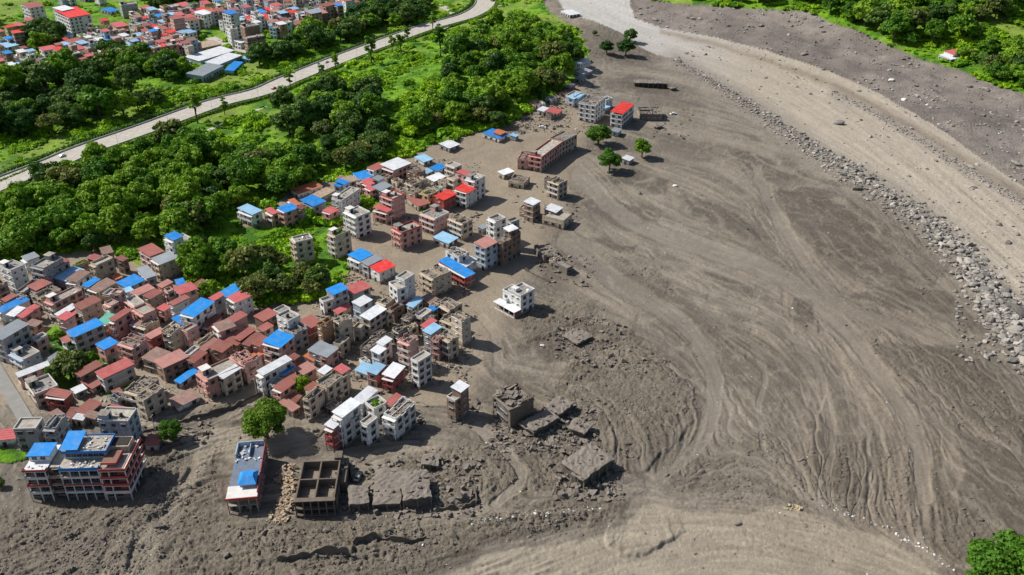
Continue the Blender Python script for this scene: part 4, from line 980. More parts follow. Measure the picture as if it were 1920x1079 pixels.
def tank_mesh(m, nm):
    b = MB(); b.cyl(0, 0, .3, 1.4, .6, .6, 10); b.cyl(0, 0, 1.4, 1.65, .6, .22, 10); b.box(-.6, -.6, 0, .6, .6, .3); return b.mesh(nm, [m])
TANKS = [tank_mesh(M_TANKB, 'water_tank_black'), tank_mesh(M_TANKS, 'water_tank_steel')]
ST = 3.0
def debris(mb, x0, y0, x1, y1, z, n, r, big=1.0, m=0):
    """broken slabs, planks and lumps lying on a surface"""
    for _ in range(n):
        t = r.random(); cx = r.uniform(x0, x1); cy = r.uniform(y0, y1)
        R = Matrix.Rotation(r.uniform(0, 3.14), 3, 'Z') @ Matrix.Rotation(r.gauss(0, .28), 3, 'X') @ Matrix.Rotation(r.gauss(0, .28), 3, 'Y')
        h = (r.uniform(.5, 1.3) * big, r.uniform(.08, .2) * big, .08) if t < .35 else (r.uniform(.3, .9) * big, r.uniform(.3, .8) * big, .07) if t < .65 else (r.uniform(.2, .55) * big, r.uniform(.2, .5) * big, r.uniform(.15, .45) * big)
        mb.obox((cx, cy, z + h[2] * .7 + r.uniform(0, .25) * big), h, R, m)
def child(name, me, parent, loc=(0, 0, 0), rz=0, scale=None):
    o = link(bpy.data.objects.new(name, me), parent); o.location = loc
    if rz: o.rotation_euler = (0, 0, rz)
    if scale: o.scale = scale
    return o
def sheet_roof(parent, lx, ly, z, m, r, name='roof', over=.45, drop=None, gable=False):
    """corrugated sheet on a slight slope with raised ribs along the fall"""
    b = MB(); drop = .35 + .05 * ly if drop is None else drop; x0, x1, y0, y1 = -over, lx + over, -over, ly + over
    if gable:
        ym = ly / 2; zr = z + .28 * ly * .5
        segs = [((y0, z), (ym, zr)), ((y1, z), (ym, zr))]
    else: segs = [((y0, z), (y1, z + drop))]
    for (ya, za), (yb, zb) in segs:
        b.add([(x0, ya, za), (x1, ya, za), (x1, yb, zb), (x0, yb, zb), (x0, ya, za - .07), (x1, ya, za - .07), (x1, yb, zb - .07), (x0, yb, zb - .07)],
              [(0, 1, 2, 3) if ya < yb else (3, 2, 1, 0), (4, 7, 6, 5), (0, 4, 5, 1), (1, 5, 6, 2), (2, 6, 7, 3), (3, 7, 4, 0)])
        n = max(3, int((x1 - x0) / 1.1))
        for i in range(n + 1):
            x = x0 + (x1 - x0) * i / n; x = min(x, x1 - .06)
            b.add([(x, ya, za + .002), (x + .05, ya, za + .002), (x + .05, yb, zb + .002), (x, yb, zb + .002), (x, ya, za + .06), (x + .05, ya, za + .06), (x + .05, yb, zb + .06), (x, yb, zb + .06)], [(4, 5, 6, 7), (0, 1, 5, 4), (1, 2, 6, 5), (3, 0, 4, 7)])
    return b.build(name, [m], parent)
HOUSES = []
def house(u3, st, wall, roof, r, opts='', px_label=None, z_off=0.0, name='house'):
    (ax, ay), (bx, by), (cx, cy) = u3
    h = st * ST
    g = on_ground(bx, by, h)
    zg = g[2]; zt = zg + h
    A = Vector(ground_xy(ax, ay, zt)); B = Vector(ground_xy(bx, by, zt)); Cc = Vector(ground_xy(cx, cy, zt))
    e1 = A - B; e2 = Cc - B; l1 = max(e1.length, 2.5); l2 = max(e2.length, 2.5)
    d = e2.normalized() * l2 + Vector((e1.normalized().y, -e1.normalized().x)) * l1
    th = math.atan2(d.y, d.x)
    if 'k' in opts: th = math.atan2(e2.y, e2.x)
    # lengths measured along the squared axes
    ex = Vector((math.cos(th), math.sin(th))); ey = Vector((-ex.y, ex.x))
    lx = max(2.5, e2.dot(ex)); ly = max(2.5, e1.dot(ey))
    lx = min(lx, 48); ly = min(ly, 34)
    zb = min(ground_z(B.x, B.y), ground_z(*(B + ex * lx)), ground_z(*(B + ey * ly)))
    t = empty(name, (B.x, B.y, zg), th, 'x', 'house')
    wm = WM[wall]; z0 = min(0, zb - zg) - .6
    # walls
    b = MB(); b.box(0, 0, z0, lx, ly, h - .12)
    pr = .0
    flat = roof in 'FDVT'
    b.build('wall', wm, t)
    # floor bands a little proud of the walls
    fb = MB(); trim = M_RAILW if r.random() < .35 or 'h' in opts else wm
    for i in range(1, int(st) + 1):
        fb.box(-.14, -.14, i * ST - .25, lx + .14, ly + .14, i * ST - .05)
    fb.build('floor_band', trim, t)
    if flat:
        rm = r.choice([M_RCON, M_RCON2, M_RCON2]) if roof == 'F' else M_MUDR if roof in 'D' else M_RCON2
        b = MB(); b.box(.18, .18, h - .10, lx - .18, ly - .18, h + .02)
        if roof == 'D':
            debris(b, .6, .6, lx - .6, ly - .6, h, int(lx * ly * .26) + 7, r, .85)
        b.build('roof', rm, t)
        b = MB(); ph = r.uniform(.55, .95); w = .2
        segs = [(0, 0, lx, w), (0, ly - w, lx, ly), (0, w, w, ly - w), (lx - w, w, lx, ly - w)]
        for i, (x0, y0, x1, y1) in enumerate(segs):
            if roof == 'D':
                n = 4
                for kk in range(n):
                    if r.random() < .12: continue
                    hh = ph * r.uniform(.4, 1.6)
                    if i < 2: b.box(x0 + (x1 - x0) * kk / n, y0, h - .1, x0 + (x1 - x0) * (kk + 1) / n - .01, y1, h + hh)
                    else: b.box(x0, y0 + (y1 - y0) * kk / n, h - .1, x1, y0 + (y1 - y0) * (kk + 1) / n - .01, h + hh)
            else: b.box(x0, y0, h - .1, x1, y1, h + ph * (1 if i else .8))
        o = b.build('broken_parapet' if roof == 'D' else 'parapet', M_REDT if roof == 'T' else wm if roof != 'F' or r.random() < .6 else M_RAILW, t)
        if roof == 'D': o['kind'] = 'stuff'
        if roof == 'D':                                      # stubs of inner walls
            b = MB()
            for _ in range(r.randint(1, 3)):
                if r.random() < .5: x = r.uniform(.3, .7) * lx; b.box(x, .25, h - .05, x + .18, ly * r.uniform(.4, .95), h + r.uniform(.4, 1.5))
                else: y = r.uniform(.3, .7) * ly; b.box(.25, y, h - .05, lx * r.uniform(.4, .95), y + .18, h + r.uniform(.4, 1.5))
            b.build('inner_wall', M_MUDR if wall == 'm' else wm, t)
        elif lx > 6 and ly > 5 and 'n' not in opts:
            # stair room and a tank
            if r.random() < .75:
                sx, sy = min(3.2, lx * .4), min(3.2, ly * .45); px = r.choice([.4, lx - sx - .4]); py = ly - sy - .35
                b = MB(); b.box(px, py, h, px + sx, py + sy, h + 2.2); s_ = b.build('stair_room', wm, t)
                b = MB(); b.box(px - .25, py - .25, h + 2.2, px + sx + .25, py + sy + .25, h + 2.36); b.build('stair_roof', r.choice([M_RCON, M_RAILW, M_RCON2]), t)
                child('door', DOORM, t, (px + sx / 2, py, h + .02))
            if r.random() < .5: child('water_tank', r.choice(TANKS), t, (r.uniform(.25, .75) * lx, ly * r.uniform(.25, .5), h + .02))
            b = MB(); debris(b, .6, .6, lx - .6, ly * .7, h, 3 + int(lx * ly * .05), r, .7, 0); o = b.build('roof_clutter', r.choice([M_RAILW, M_RCON, M_MUDR]), t); o['kind'] = 'stuff'
            if r.random() < .3 and lx > 9:
                b = MB(); x = lx * r.uniform(.4, .6); b.box(x, .2, h, x + .18, ly - .2, h + .6); b.build('roof_divider', wm, t)
        if roof == 'V':
            bl = [(r.uniform(.1, .9) * lx, r.uniform(.1, .9) * ly, h + .25, r.uniform(.4, .9)) for _ in range(int(lx * ly / 4) + 3)]
            o = link(bpy.data.objects.new('roof_plants', leaf_cloud('roof_plants', bl, len(bl) * 60, .22, M_BUSH, 3)), t); o['kind'] = 'stuff'
    else:
        b = MB()
        raised = r.random() < .35 and st >= 2 and 'n' not in opts
        lift = .9 if raised else .0
        b.box(.05, .05, h - .12, lx - .05, ly - .05, h - .02)
        b.build('ceiling_slab', M_RCON, t)
        if raised:
            p = MB()
            for px in (.15, lx / 2, lx - .15):
                for py in (.15, ly - .15): p.box(px - .1, py - .1, h - .05, px + .1, py + .1, h + lift + (.3 if py > 1 else 0))
            p.box(0, 0, h - .1, lx, .15, h + .45); p.box(0, .15, h - .1, .15, ly, h + .45)
            o = p.build('roof_post', wm, t); o['kind'] = 'stuff'
        rmat = RM[roof] if roof != 'R' or r.random() < .62 else r.choice([mat('dusty_brown_sheet', (.27, .17, .14), .7, .25, 1, spec=.2, stain=(.17, .14, .12, .6), obj_var=.25), mat('faded_pink_sheet', (.42, .20, .17), .7, .2, 1, spec=.2, stain=(.25, .2, .17, .5), obj_var=.2)])
        rf = sheet_roof(t, lx, ly, h + lift + .08, rmat, r, over=.4 if lx < 12 else .3, gable=('y' in opts))
        if not raised:
            p = MB(); dr = .35 + .05 * ly
            if 'y' in opts:
                zr = h + .08 + .28 * ly * .5
                for x in (.02, lx - .16): p.add([(x, 0, h - .1), (x, ly, h - .1), (x, ly / 2, zr - .1), (x + .14, 0, h - .1), (x + .14, ly, h - .1), (x + .14, ly / 2, zr - .1)], [(0, 2, 1), (3, 4, 5), (0, 3, 5, 2), (2, 5, 4, 1)])
            else:
                p.add([(0, 0, h - .12), (0, ly, h - .12), (0, ly, h + dr - .06), (0, 0, h + .0)], [(0, 3, 2, 1)]); p.add([(lx, 0, h - .12), (lx, ly, h - .12), (lx, ly, h + dr - .06), (lx, 0, h + .0)], [(0, 1, 2, 3)])
                p.add([(0, ly, h - .12), (lx, ly, h - .12), (lx, ly, h + dr - .06), (0, ly, h + dr - .06)], [(3, 2, 1, 0)])
            p.build('gable_wall', wm, t)
    # openings and balconies
    far = by < 200
    step = 3.0 if not far else 3.4
    nst = int(st)
    wk = r.choice([0, 0, 1, 2])
    nx = max(1, int((lx - .6) / step))
    for s in range(nst):
        for i in range(nx):
            if r.random() < .12: continue
            o = child('window', WIN[wk], t, ((i + .5) * lx / nx + r.uniform(-.2, .2), 0, s * ST + .95))
    bal = ('b' in opts) or ('w' not in opts and not far and wall in 'pcwr' and r.random() < .6 and st >= 2 and ly > 4)
    ny = max(1, int((ly - .6) / step))
    if bal:
        dp = 1.15; rl = M_RAILW if wall != 'w' and r.random() < .5 else wm
        for s in range(1 if st > 1 else 0, nst):
            z = s * ST
            b = MB(); b.box(-dp, 0, z - .16, 0, ly, z - .02); b.box(-dp, 0, z - .02, -dp + .12, ly, z + .8); b.box(-dp + .12, 0, z - .02, 0, .12, z + .8); b.box(-dp + .12, ly - .12, z - .02, 0, ly, z + .8)
            b.build('balcony', rl, t)
        b = MB()
        for i in range(ny + 1):
            y = min(max(i * ly / ny, .13), ly - .13); b.box(-dp + .13, y - .12, z0, -dp + .37, y + .12, h - .25)
        b.build('column', wm, t)
        b = MB(); b.box(-dp - .05, -.05, h - .22, -.15, ly + .05, h - .04); b.build('balcony_roof', wm if flat else M_RAILW, t)
        for s in range(nst):
            for i in range(ny):
                child('door' if (i + s) % 2 else 'window', DOORM if (i + s) % 2 else WIN[0], t, (0, (i + .5) * ly / ny, s * ST + (.02 if (i + s) % 2 else .9)), -math.pi / 2)
    else:
        for s in range(nst):
            for i in range(ny):
                if r.random() < .1: continue
                if s == 0 and i == 0 and not far: child('door', DOORM, t, (0, (i + .5) * ly / ny, .02), -math.pi / 2)
                else: child('window', WIN[wk], t, (0, (i + .5) * ly / ny, s * ST + .95), -math.pi / 2)
    if st >= 2 and r.random() < .3 and not far and lx > 7:      # small rear balcony on the long side
        s = r.randint(1, nst - 1); x = r.uniform(.2, .6) * lx
        b = MB(); b.box(x, -.95, s * ST - .14, x + 2.4, 0, s * ST); b.box(x, -.95, s * ST, x + 2.4, -.85, s * ST + .75); b.box(x, -.85, s * ST, x + .1, 0, s * ST + .75); b.box(x + 2.3, -.85, s * ST, x + 2.4, 0, s * ST + .75); b.build('side_balcony', rl if bal else wm, t)
    um, vm_ = (ax + cx) / 2, (ay + cy) / 2
    HOUSES.append([t, wall, roof, st, um, vm_, lx, px_label])
    return t, lx, ly, h

# survey of the houses: sheet origin, then roof corners (left, near, right) on that sheet, storeys, walls, roof, options
S_ = 400.0 / 1918.0
TAB = {
 (0, 420): """-15 390 95 428 225 370 4 w F w|175 330 245 348 365 318 2 w S|290 380 395 410 560 312 4 g F b|445 400 500 412 625 345 3 g R|650 380 690 390 800 345 2 b V|780 325 850 330 920 295 2 b R|880 235 930 275 1020 262 2 b R|808 365 868 385 1025 318 3 c F|1045 335 1105 352 1155 330 2 b R
|510 485 590 515 735 410 2 g L|620 515 690 540 790 450 2 w R|755 575 800 585 895 515 2 w B|790 590 880 615 1050 530 2 c R|1040 545 1140 580 1305 510 2 c B|1170 625 1225 650 1385 580 2 g R|1190 450 1320 508 1425 500 2 g S|1285 240 1350 310 1450 250 3 p R|1495 130 1560 165 1640 125 5 w B|1500 155 1600 225 1755 150 4 w F w
|1375 320 1440 365 1620 290 3 c S|1600 265 1650 275 1765 225 2 p F|1560 590 1620 635 1770 585 3 p P|1740 570 1790 590 1870 540 2 b R|1560 520 1600 555 1670 545 2 g B|1410 580 1460 590 1560 545 2 p R|1290 655 1350 675 1455 615 3 c R|1462 605 1510 625 1570 610 3 p F|1530 735 1560 750 1700 680 3 g R|1645 800 1745 840 1905 700 4 w B|1575 870 1640 925 1720 870 2 p B
|250 590 330 615 465 550 2 g R|160 610 210 630 340 520 2 g F|-60 790 20 800 280 690 2 w B|255 640 370 680 560 600 2 c D|405 695 485 725 745 600 3 p F b|245 770 275 785 345 745 2 p P|180 850 215 860 290 800 2 p P|40 865 130 850 265 780 2 g W|500 840 545 850 700 760 2 w W|535 860 590 885 660 830 3 p P|625 790 660 815 710 795 2 p P|660 745 730 770 910 690 3 c R
|915 730 1000 745 1085 720 3 p F b|1010 620 1080 635 1110 600 4 p F|890 880 960 905 1050 810 2 p G|985 885 1035 890 1190 800 3 p R b|1110 690 1210 750 1310 720 3 p F b|1200 770 1290 830 1400 780 3 p F b|1170 900 1230 920 1420 830 2 p R b|1240 920 1310 945 1430 870 2 c D|610 975 665 1020 925 900 3 g B|530 1050 590 1070 670 1045 2 w R|-60 1000 20 1040 240 900 4 g S|245 905 320 925 365 880 2 p R|285 1040 330 1060 430 1010 2 p F
|1310 1030 1360 1050 1490 985 2 r R|1490 980 1540 1000 1620 940 3 c D|1640 950 1680 975 1770 920 3 p F|1420 765 1470 785 1530 745 2 p P|-80 560 -30 590 60 540 3 b D|30 700 60 715 150 660 2 b R|130 660 180 690 240 650 2 c D|380 560 420 575 470 540 2 g D|1000 480 1040 500 1100 480 1 p O|930 640 980 655 1040 600 2 c F|1100 600 1140 615 1200 600 2 w L""",
 (0, 620): """30 240 210 270 400 215 2 l F b|135 400 170 418 450 320 2 p W|215 490 310 590 530 510 2 c F|430 270 460 282 560 215 1 w S|865 155 940 190 1065 130 2 p B|985 205 1090 245 1110 180 1 c N|1075 110 1200 160 1310 80 3 p D b|1305 240 1400 290 1500 190 2 b R|1400 300 1470 355 1690 255 2 b R|670 390 725 415 920 310 2 b R|865 405 930 450 1205 325 2 g P|735 475 830 520 930 465 1 p R
|640 540 680 565 775 525 1 g W|410 600 590 610 665 555 2 r R|415 655 440 665 580 690 1 r R|700 720 780 760 890 650 1 b R|760 780 850 795 905 750 1 b R|980 710 1120 745 1145 700 1 b R|665 800 740 806 775 765 1 c W|1235 590 1290 640 1460 520 3 c D|1130 540 1250 580 1420 440 2 c D|1490 650 1600 690 1810 610 1 w R|1590 450 1620 475 1765 360 1 g B|120 895 320 890 385 790 3 g F w|400 880 500 890 590 770 3 g D b
|-60 990 125 970 120 885 1 w P|865 832 1148 828 1255 710 4 l F w|1310 1025 1415 1030 1440 945 1 g R|595 780 680 790 720 700 1 b R|410 775 500 785 590 765 1 b R|1655 220 1700 240 1790 160 2 w F|1690 270 1740 290 1850 200 2 p R|990 600 1060 640 1130 590 1 g D|560 830 600 840 640 800 1 c F|1500 10 1550 30 1620 -20 2 c D|1000 560 1040 580 1100 560 1 b R""",
 (300, 480): """535 340 600 375 805 245 2 g B|600 385 680 420 835 360 3 w P|440 410 490 420 585 370 3 g P|590 585 650 605 785 535 3 p R|490 625 545 680 675 630 3 p R b|375 655 440 650 580 570 2 p R b|680 760 720 780 850 680 2 b R|750 795 800 812 905 705 2 b R|580 780 690 805 760 770 2 b R|450 850 560 885 645 815 2 b R|350 845 400 855 540 765 2 p R|300 790 360 810 500 720 2 c D|855 550 930 590 1050 520 2 b R|1020 495 1085 530 1175 480 1 c F
|1020 560 1150 600 1280 555 4 w F w|1270 590 1330 660 1430 590 2 r R|880 660 930 680 1015 630 2 c R|835 790 890 815 970 740 2 p R|945 775 1080 825 1185 720 3 p B b|1130 650 1200 710 1310 640 3 g D|815 905 860 920 930 880 1 p O|1408 630 1455 650 1560 595 4 o D|1555 585 1610 612 1730 560 4 c D|1740 650 1800 665 1840 620 2 c F|1480 320 1560 350 1700 300 3 g B|1430 400 1470 430 1560 400 2 w F|1690 285 1730 345 1870 270 2 g P|1725 430 1800 455 1910 400 3 l W
|1565 500 1600 520 1715 460 1 c P|1345 850 1440 895 1535 810 2 g S|1300 910 1380 945 1440 900 1 w O|1440 910 1500 930 1600 850 2 p S|1560 790 1620 812 1700 745 2 c F|650 910 720 940 830 900 3 p D|20 690 60 700 130 650 3 c D|100 620 160 650 200 600 2 p F|600 720 640 730 700 690 2 p R|930 880 990 900 1050 860 2 p F""",
 (300, 640): """325 290 430 360 720 240 3 p F b|530 310 570 335 720 240 3 c W n|650 130 760 210 830 160 3 p D|700 240 765 230 945 165 3 p D|870 300 930 325 1190 190 3 w W b|1045 285 1110 315 1205 245 2 w B|1230 250 1290 300 1390 235 2 p R|1030 420 1100 455 1260 330 2 p R b|985 390 1040 410 1100 340 2 w F|1420 300 1475 315 1550 270 3 c W|1310 425 1370 460 1440 405 3 c R|1400 380 1500 430 1690 310 3 c D w|1575 275 1640 310 1700 265 3 c P|1080 560 1190 630 1245 590 1 b R|1150 530 1210 560 1250 490 1 b R
|1275 525 1335 540 1480 430 3 c D w|1540 680 1640 702 1820 590 4 w W|1490 780 1560 805 1640 735 3 r W b|1510 600 1550 610 1620 560 1 c D|1180 150 1210 165 1240 140 2 r R""",
 (580, 500): """975 65 1115 122 1295 62 3 c D|780 100 855 132 940 75 5 w F w|735 150 790 220 870 180 4 w F w|590 330 690 352 820 290 2 c D|700 380 760 402 860 350 2 b D|1010 290 1080 332 1150 290 2 b R|880 370 930 385 1020 310 2 w L|870 330 900 345 960 320 2 b P|1075 380 1110 400 1150 370 2 b B|1150 330 1260 400 1370 345 2 c D|1180 480 1290 522 1370 470 2 c D|1280 440 1370 500 1445 460 4 c D|960 440 1010 470 1090 400 2 c F|820 470 900 490 960 450 2 m D|740 570 800 602 900 560 2 m D|1000 560 1050 572 1150 510 2 b P|1030 600 1090 628 1180 560 3 g L
|1165 620 1265 680 1340 640 3 c D|800 670 900 705 985 650 4 p D b|905 840 975 870 1100 800 4 w F w|560 760 625 788 680 740 3 w W|600 700 660 712 750 660 3 w W|470 720 540 760 640 650 2 m D|430 850 500 882 560 870 1 w D|420 940 520 972 590 900 1 w L|525 945 600 972 670 890 2 p L|660 1000 760 1022 860 920 2 r W|460 455 540 482 690 385 3 c W|1040 470 1080 490 1130 450 2 m D|700 620 760 640 820 600 1 m D|880 430 940 450 1000 420 2 m D|640 420 700 450 740 420 2 c D|540 640 600 660 700 600 2 m D|1100 660 1160 680 1200 640 3 p D|850 560 900 580 980 530 2 c D|1080 350 1130 372 1190 330 2 c D""",
 (580, 640): """385 545 470 562 620 450 2 w W|445 745 520 770 625 700 3 w F|500 560 580 620 700 560 2 w V|672 665 780 712 945 555 3 w D b|1285 420 1360 458 1425 400 4 b W n|1228 510 1310 545 1400 490 3 b F n|690 560 730 580 830 500 2 p R|150 590 200 610 290 540 1 m D""",
 (440, 330): """520 125 570 165 780 90 1 w O|675 190 740 215 890 130 1 c N|605 240 710 290 810 240 2 g B|398 295 455 330 565 285 3 p B b|480 230 540 270 590 260 2 p O|570 290 600 300 625 280 3 b R|280 325 345 360 390 345 2 p P|55 310 160 365 225 320 2 w L b|880 205 960 230 1110 120 3 w F|895 90 940 102 1000 70 2 g B|960 35 1020 65 1105 35 2 g N|815 310 865 342 910 300 2 p P|945 340 1095 378 1250 345 4 w F b|1310 180 1420 218 1530 172 4 p T b|1250 310 1370 342 1420 312 2 p P|465 572 548 606 720 588 4 c F b|825 525 905 552 1050 500 4 c V b
|1408 480 1500 522 1690 460 3 p T b|1545 215 1650 275 1760 245 1 c R|1680 340 1800 395 1918 330 3 p F b|1030 735 1130 780 1235 720 2 w B b|1140 800 1200 825 1330 762 2 g S|1225 825 1300 870 1435 805 2 w X|1160 70 1200 90 1250 65 2 p P|1250 110 1300 130 1395 80 2 g S|1100 60 1130 75 1170 50 2 p F|930 20 950 30 990 15 2 w R|600 275 640 320 700 300 1 c N""",
 (640, 260): """95 330 170 370 285 345 1 w B|250 265 300 290 390 240 2 w R|400 240 470 300 580 220 2 p W|575 290 650 312 700 280 1 c D|650 180 740 212 830 190 1 w L|800 270 860 292 940 250 1 w B|725 300 760 322 800 285 1 c L|945 235 1020 267 1075 240 3 c F|1040 310 1130 342 1180 320 3 p P|1110 370 1200 392 1300 345 4 w F|1025 460 1130 492 1215 440 3 w X b|845 540 920 570 1030 510 2 r X|765 360 830 387 940 345 1 c W|570 400 640 427 720 400 2 c D|645 370 700 392 770 375 2 c D|430 380 500 402 570 390 1 c D|290 440 350 470 440 420 2 g S|955 725 1090 775 1190 740 3 c D|848 890 960 945 1020 885 1 w L
|1400 310 1460 328 1560 300 1 c W|1510 385 1640 415 1670 350 1 c D|480 480 540 500 600 460 1 c D|730 470 780 520 830 460 2 y D|600 470 660 500 700 460 2 c D|880 380 940 410 1000 370 1 c D|960 350 1020 380 1080 350 2 c F|360 340 410 370 480 320 1 c D|560 220 620 260 660 230 1 c D|610 280 680 320 720 270 2 b D|690 440 740 460 800 410 1 c N|890 55 970 88 1055 50 1 g W|180 385 220 400 290 380 2 p P|290 360 330 380 370 350 2 w S|230 440 270 470 300 450 2 p P|-30 400 30 430 50 400 2 w B|0 380 60 400 140 360 2 w N|830 450 870 470 900 440 1 w D|1050 330 1090 350 1110 320 2 p F""",
 (700, 380): """1020 152 1100 182 1200 150 4 w F|1200 170 1240 190 1315 165 5 g F|1180 235 1220 262 1290 230 5 b W n|1110 340 1165 370 1310 270 4 b D|915 370 1005 412 1110 350 4 l R|650 440 770 502 860 460 3 w D w|770 548 830 580 910 505 2 w W|605 540 835 672 900 632 2 r B|1340 25 1435 40 1520 10 3 b W|1300 65 1450 82 1530 40 1.5 c F n|1515 130 1710 172 1795 110 1.5 c F n|1545 62 1640 92 1690 45 2 b W n|1430 405 1530 492 1680 472 1 m D|1610 540 1740 602 1800 580 1 m F n|950 220 980 240 1010 215 1 g S|1580 520 1640 540 1700 500 1 c D""",
 (900, 180): """625 760 710 800 770 760 3 c D|1440 110 1445 172 1640 162 1.3 m D|1185 152 1280 178 1355 84 3 w X|900 60 1040 92 1100 20 4 w D|30 345 170 385 250 345 1 w B|130 330 180 350 215 320 1.4 p O|610 140 690 166 705 122 1 p P|435 540 555 558 770 410 3 p T b|640 380 740 420 845 345 3 c F|340 570 430 582 460 510 2 p D|460 70 520 90 600 80 1 w D|520 130 570 142 610 110 1 w W|1180 320 1240 330 1270 300 1 l S|1270 570 1340 585 1390 560 1 g W|590 740 625 760 640 740 2 m D|800 10 840 30 900 -10 2 l L|1100 30 1130 50 1170 20 2 w F|280 355 320 370 330 350 1 l L|590 170 640 185 680 170 1 m D""",
 (950, 60): """600 270 660 292 735 250 2 w W|545 570 600 592 650 545 2 w F|600 590 640 600 690 560 2 l L|860 600 900 612 930 590 2 w D|640 360 690 380 750 345 1 g S|820 680 870 695 930 670 1 l L|520 490 570 500 620 480 1 g D|610 420 660 430 720 410 1 g S|490 540 530 560 560 530 1 b D|560 530 600 545 640 520 1 p R|360 600 400 620 440 600 1 g D|200 650 260 665 330 640 1 p D""",
}
FAR = {
 (0, 0): """180 50 262 76 400 56 5 w R|485 120 620 172 820 142 5 w X|485 80 560 100 660 76 6 w W|1045 40 1090 52 1240 40 4 g F|925 90 990 110 1060 90 1 w B|1000 220 1050 247 1150 227 2 r P|905 190 930 202 975 190 2 p X|1150 220 1240 232 1330 210 3 w F|1320 230 1370 252 1420 236 2 p X|1345 192 1400 212 1430 200 1 w B|1525 170 1560 187 1660 172 5 p R|1650 180 1700 192 1790 177 4 w R|1755 130 1830 147 1890 130 4 w W|740 240 775 262 960 270 4 c V|80 290 120 302 220 292 5 b X|0 250 60 252 170 240 4 y X|120 220 170 237 220 222 4 r P
|540 320 580 332 660 320 2 w L|780 385 805 402 950 390 4 l F|960 460 1090 482 1170 475 4 w F|1430 400 1480 422 1610 410 4 p F|1110 340 1160 362 1260 350 3 g F|1280 320 1320 352 1400 330 3 l F|1000 330 1030 352 1090 340 3 p F|340 450 390 470 520 450 2 w P|650 440 700 460 800 445 2 w P|700 380 730 400 780 380 3 l L|820 520 870 540 980 520 2 w R|560 380 600 400 740 360 2 b R|0 400 60 430 150 400 2 w L|80 510 120 530 220 510 2 w F|170 430 200 440 250 430 2 b R|960 270 1000 290 1060 280 3 c N|900 360 940 380 1010 350 2 l B|1480 290 1520 300 1600 280 2 p X|1240 480 1290 490 1340 470 1 w P|1370 400 1400 420 1440 400 2 p F|1600 40 1650 60 1720 40 3 p P|1240 80 1290 90 1370 80 2 w P|1430 190 1460 205 1510 190 2 w L|190 175 220 190 300 190 2 w P|540 405 580 420 620 400 2 g L""",
 (250, 0): """380 440 440 472 780 395 1 p N|495 515 590 552 880 450 1.6 l W n|675 560 760 587 935 495 1.6 l W n|495 665 620 687 780 590 1.6 l S n|435 545 500 560 570 545 1 w W|820 120 870 142 935 122 7 w B|830 255 870 272 940 262 5 w F|940 240 1000 252 1142 232 6 b F|1005 332 1022 352 1175 322 4 b F|410 300 470 322 550 290 2 w L|1055 135 1100 162 1180 150 4 w D|1140 160 1200 182 1260 170 2 p X|1530 110 1600 127 1700 110 4 p S|1670 60 1730 72 1830 47 4 p R|1810 30 1850 42 1910 27 3 p P|820 640 900 640 990 560 1 l B|990 520 1040 540 1070 515 1 l L|930 370 960 390 1010 370 2 w W|1220 250 1280 260 1340 240 3 l F|1160 190 1200 210 1240 200 2 p R|1290 150 1340 160 1400 140 3 w L|940 150 970 165 1020 150 2 w W|770 190 800 200 840 190 3 w F
|600 20 640 40 700 30 3 p P|470 60 520 80 580 60 3 b F|340 90 380 100 450 85 2 p P|570 120 620 140 690 120 4 w W|1100 100 1150 120 1200 110 2 p B|1180 90 1230 110 1270 100 2 r X|1390 80 1440 90 1500 80 3 l L|1480 90 1510 100 1550 90 3 b D|1640 60 1660 70 1680 60 3 w R""",
}
def read_tab(T, seed):
    r = random.Random(seed)
    for (ox, oy), txt in T.items():
        for row in txt.replace('\n', '').split('|'):
            p = row.split()
            if len(p) < 9: continue
            q = [float(a) for a in p[:6]]
            yield [(ox + q[i] * S_, oy + q[i + 1] * S_) for i in (0, 2, 4)], float(p[6]), p[7], p[8], random.Random(r.random()), (p[9] if len(p) > 9 else '')
for a in read_tab(TAB, 1): house(*a)
for a in read_tab(FAR, 2): house(*a, name='distant_building' if a[1] >= 4 else 'distant_house')
# more roofs of the distant town, in clumps between the surveyed ones
def far_fill():
    r = random.Random(31)
    zones = [([(250, 20), (400, 0), (680, -40), (690, -5), (600, 30), (560, 22), (460, 45), (420, 30), (300, 55), (250, 60)], 170), ([(70, 85), (200, 55), (300, 60), (380, 75), (330, 100), (230, 110), (120, 110)], 75), ([(-90, 60), (0, 45), (60, 85), (110, 95), (110, 122), (0, 135), (-90, 135)], 46), ([(420, 10), (560, 22), (620, 10), (560, 45), (470, 45)], 22), ([(100, -30), (260, -30), (250, 10), (120, 5)], 8)]
    have = [(h[4], h[5]) for h in HOUSES]
    for P, n in zones:
        x0 = min(p[0] for p in P); x1 = max(p[0] for p in P); y0 = min(p[1] for p in P); y1 = max(p[1] for p in P); c = 0
        for _ in range(n * 30):
            if c >= n: break
            u = r.uniform(x0, x1); v = r.uniform(y0, y1)
            if not in_poly(P, np.array([u]), np.array([v]))[0]: continue
            if any(abs(u - a) < 11 and abs(v - b) < 5.0 for a, b in have): continue
            have.append((u, v)); c += 1
            w = r.uniform(6.5, 11); house([(u - w, v - r.uniform(0, 1.5)), (u - w * .3, v + r.uniform(1.5, 2.6)), (u + w, v - .4)], r.choice([2, 2, 3, 3, 4]), r.choice('wwwgplpcb'), r.choice('XPPRRFFFLWBFV'), random.Random(r.random()), 'n' if r.random() < .5 else '', name='distant_house')
far_fill()
for u3, st, w, rf in [([(1772, 103), (1783, 112), (1806, 100)], 1, 'l', 'W'), ([(1776, 97), (1788, 103), (1804, 96)], 1.5, 'w', 'P'), ([(1802, 96), (1810, 100), (1822, 94)], 1, 'p', 'P'), ([(1060, 22), (1068, 29), (1082, 24)], 1, 'w', 'W')]:
    house(u3, st, w, rf, random.Random(3), 'n', name='house')
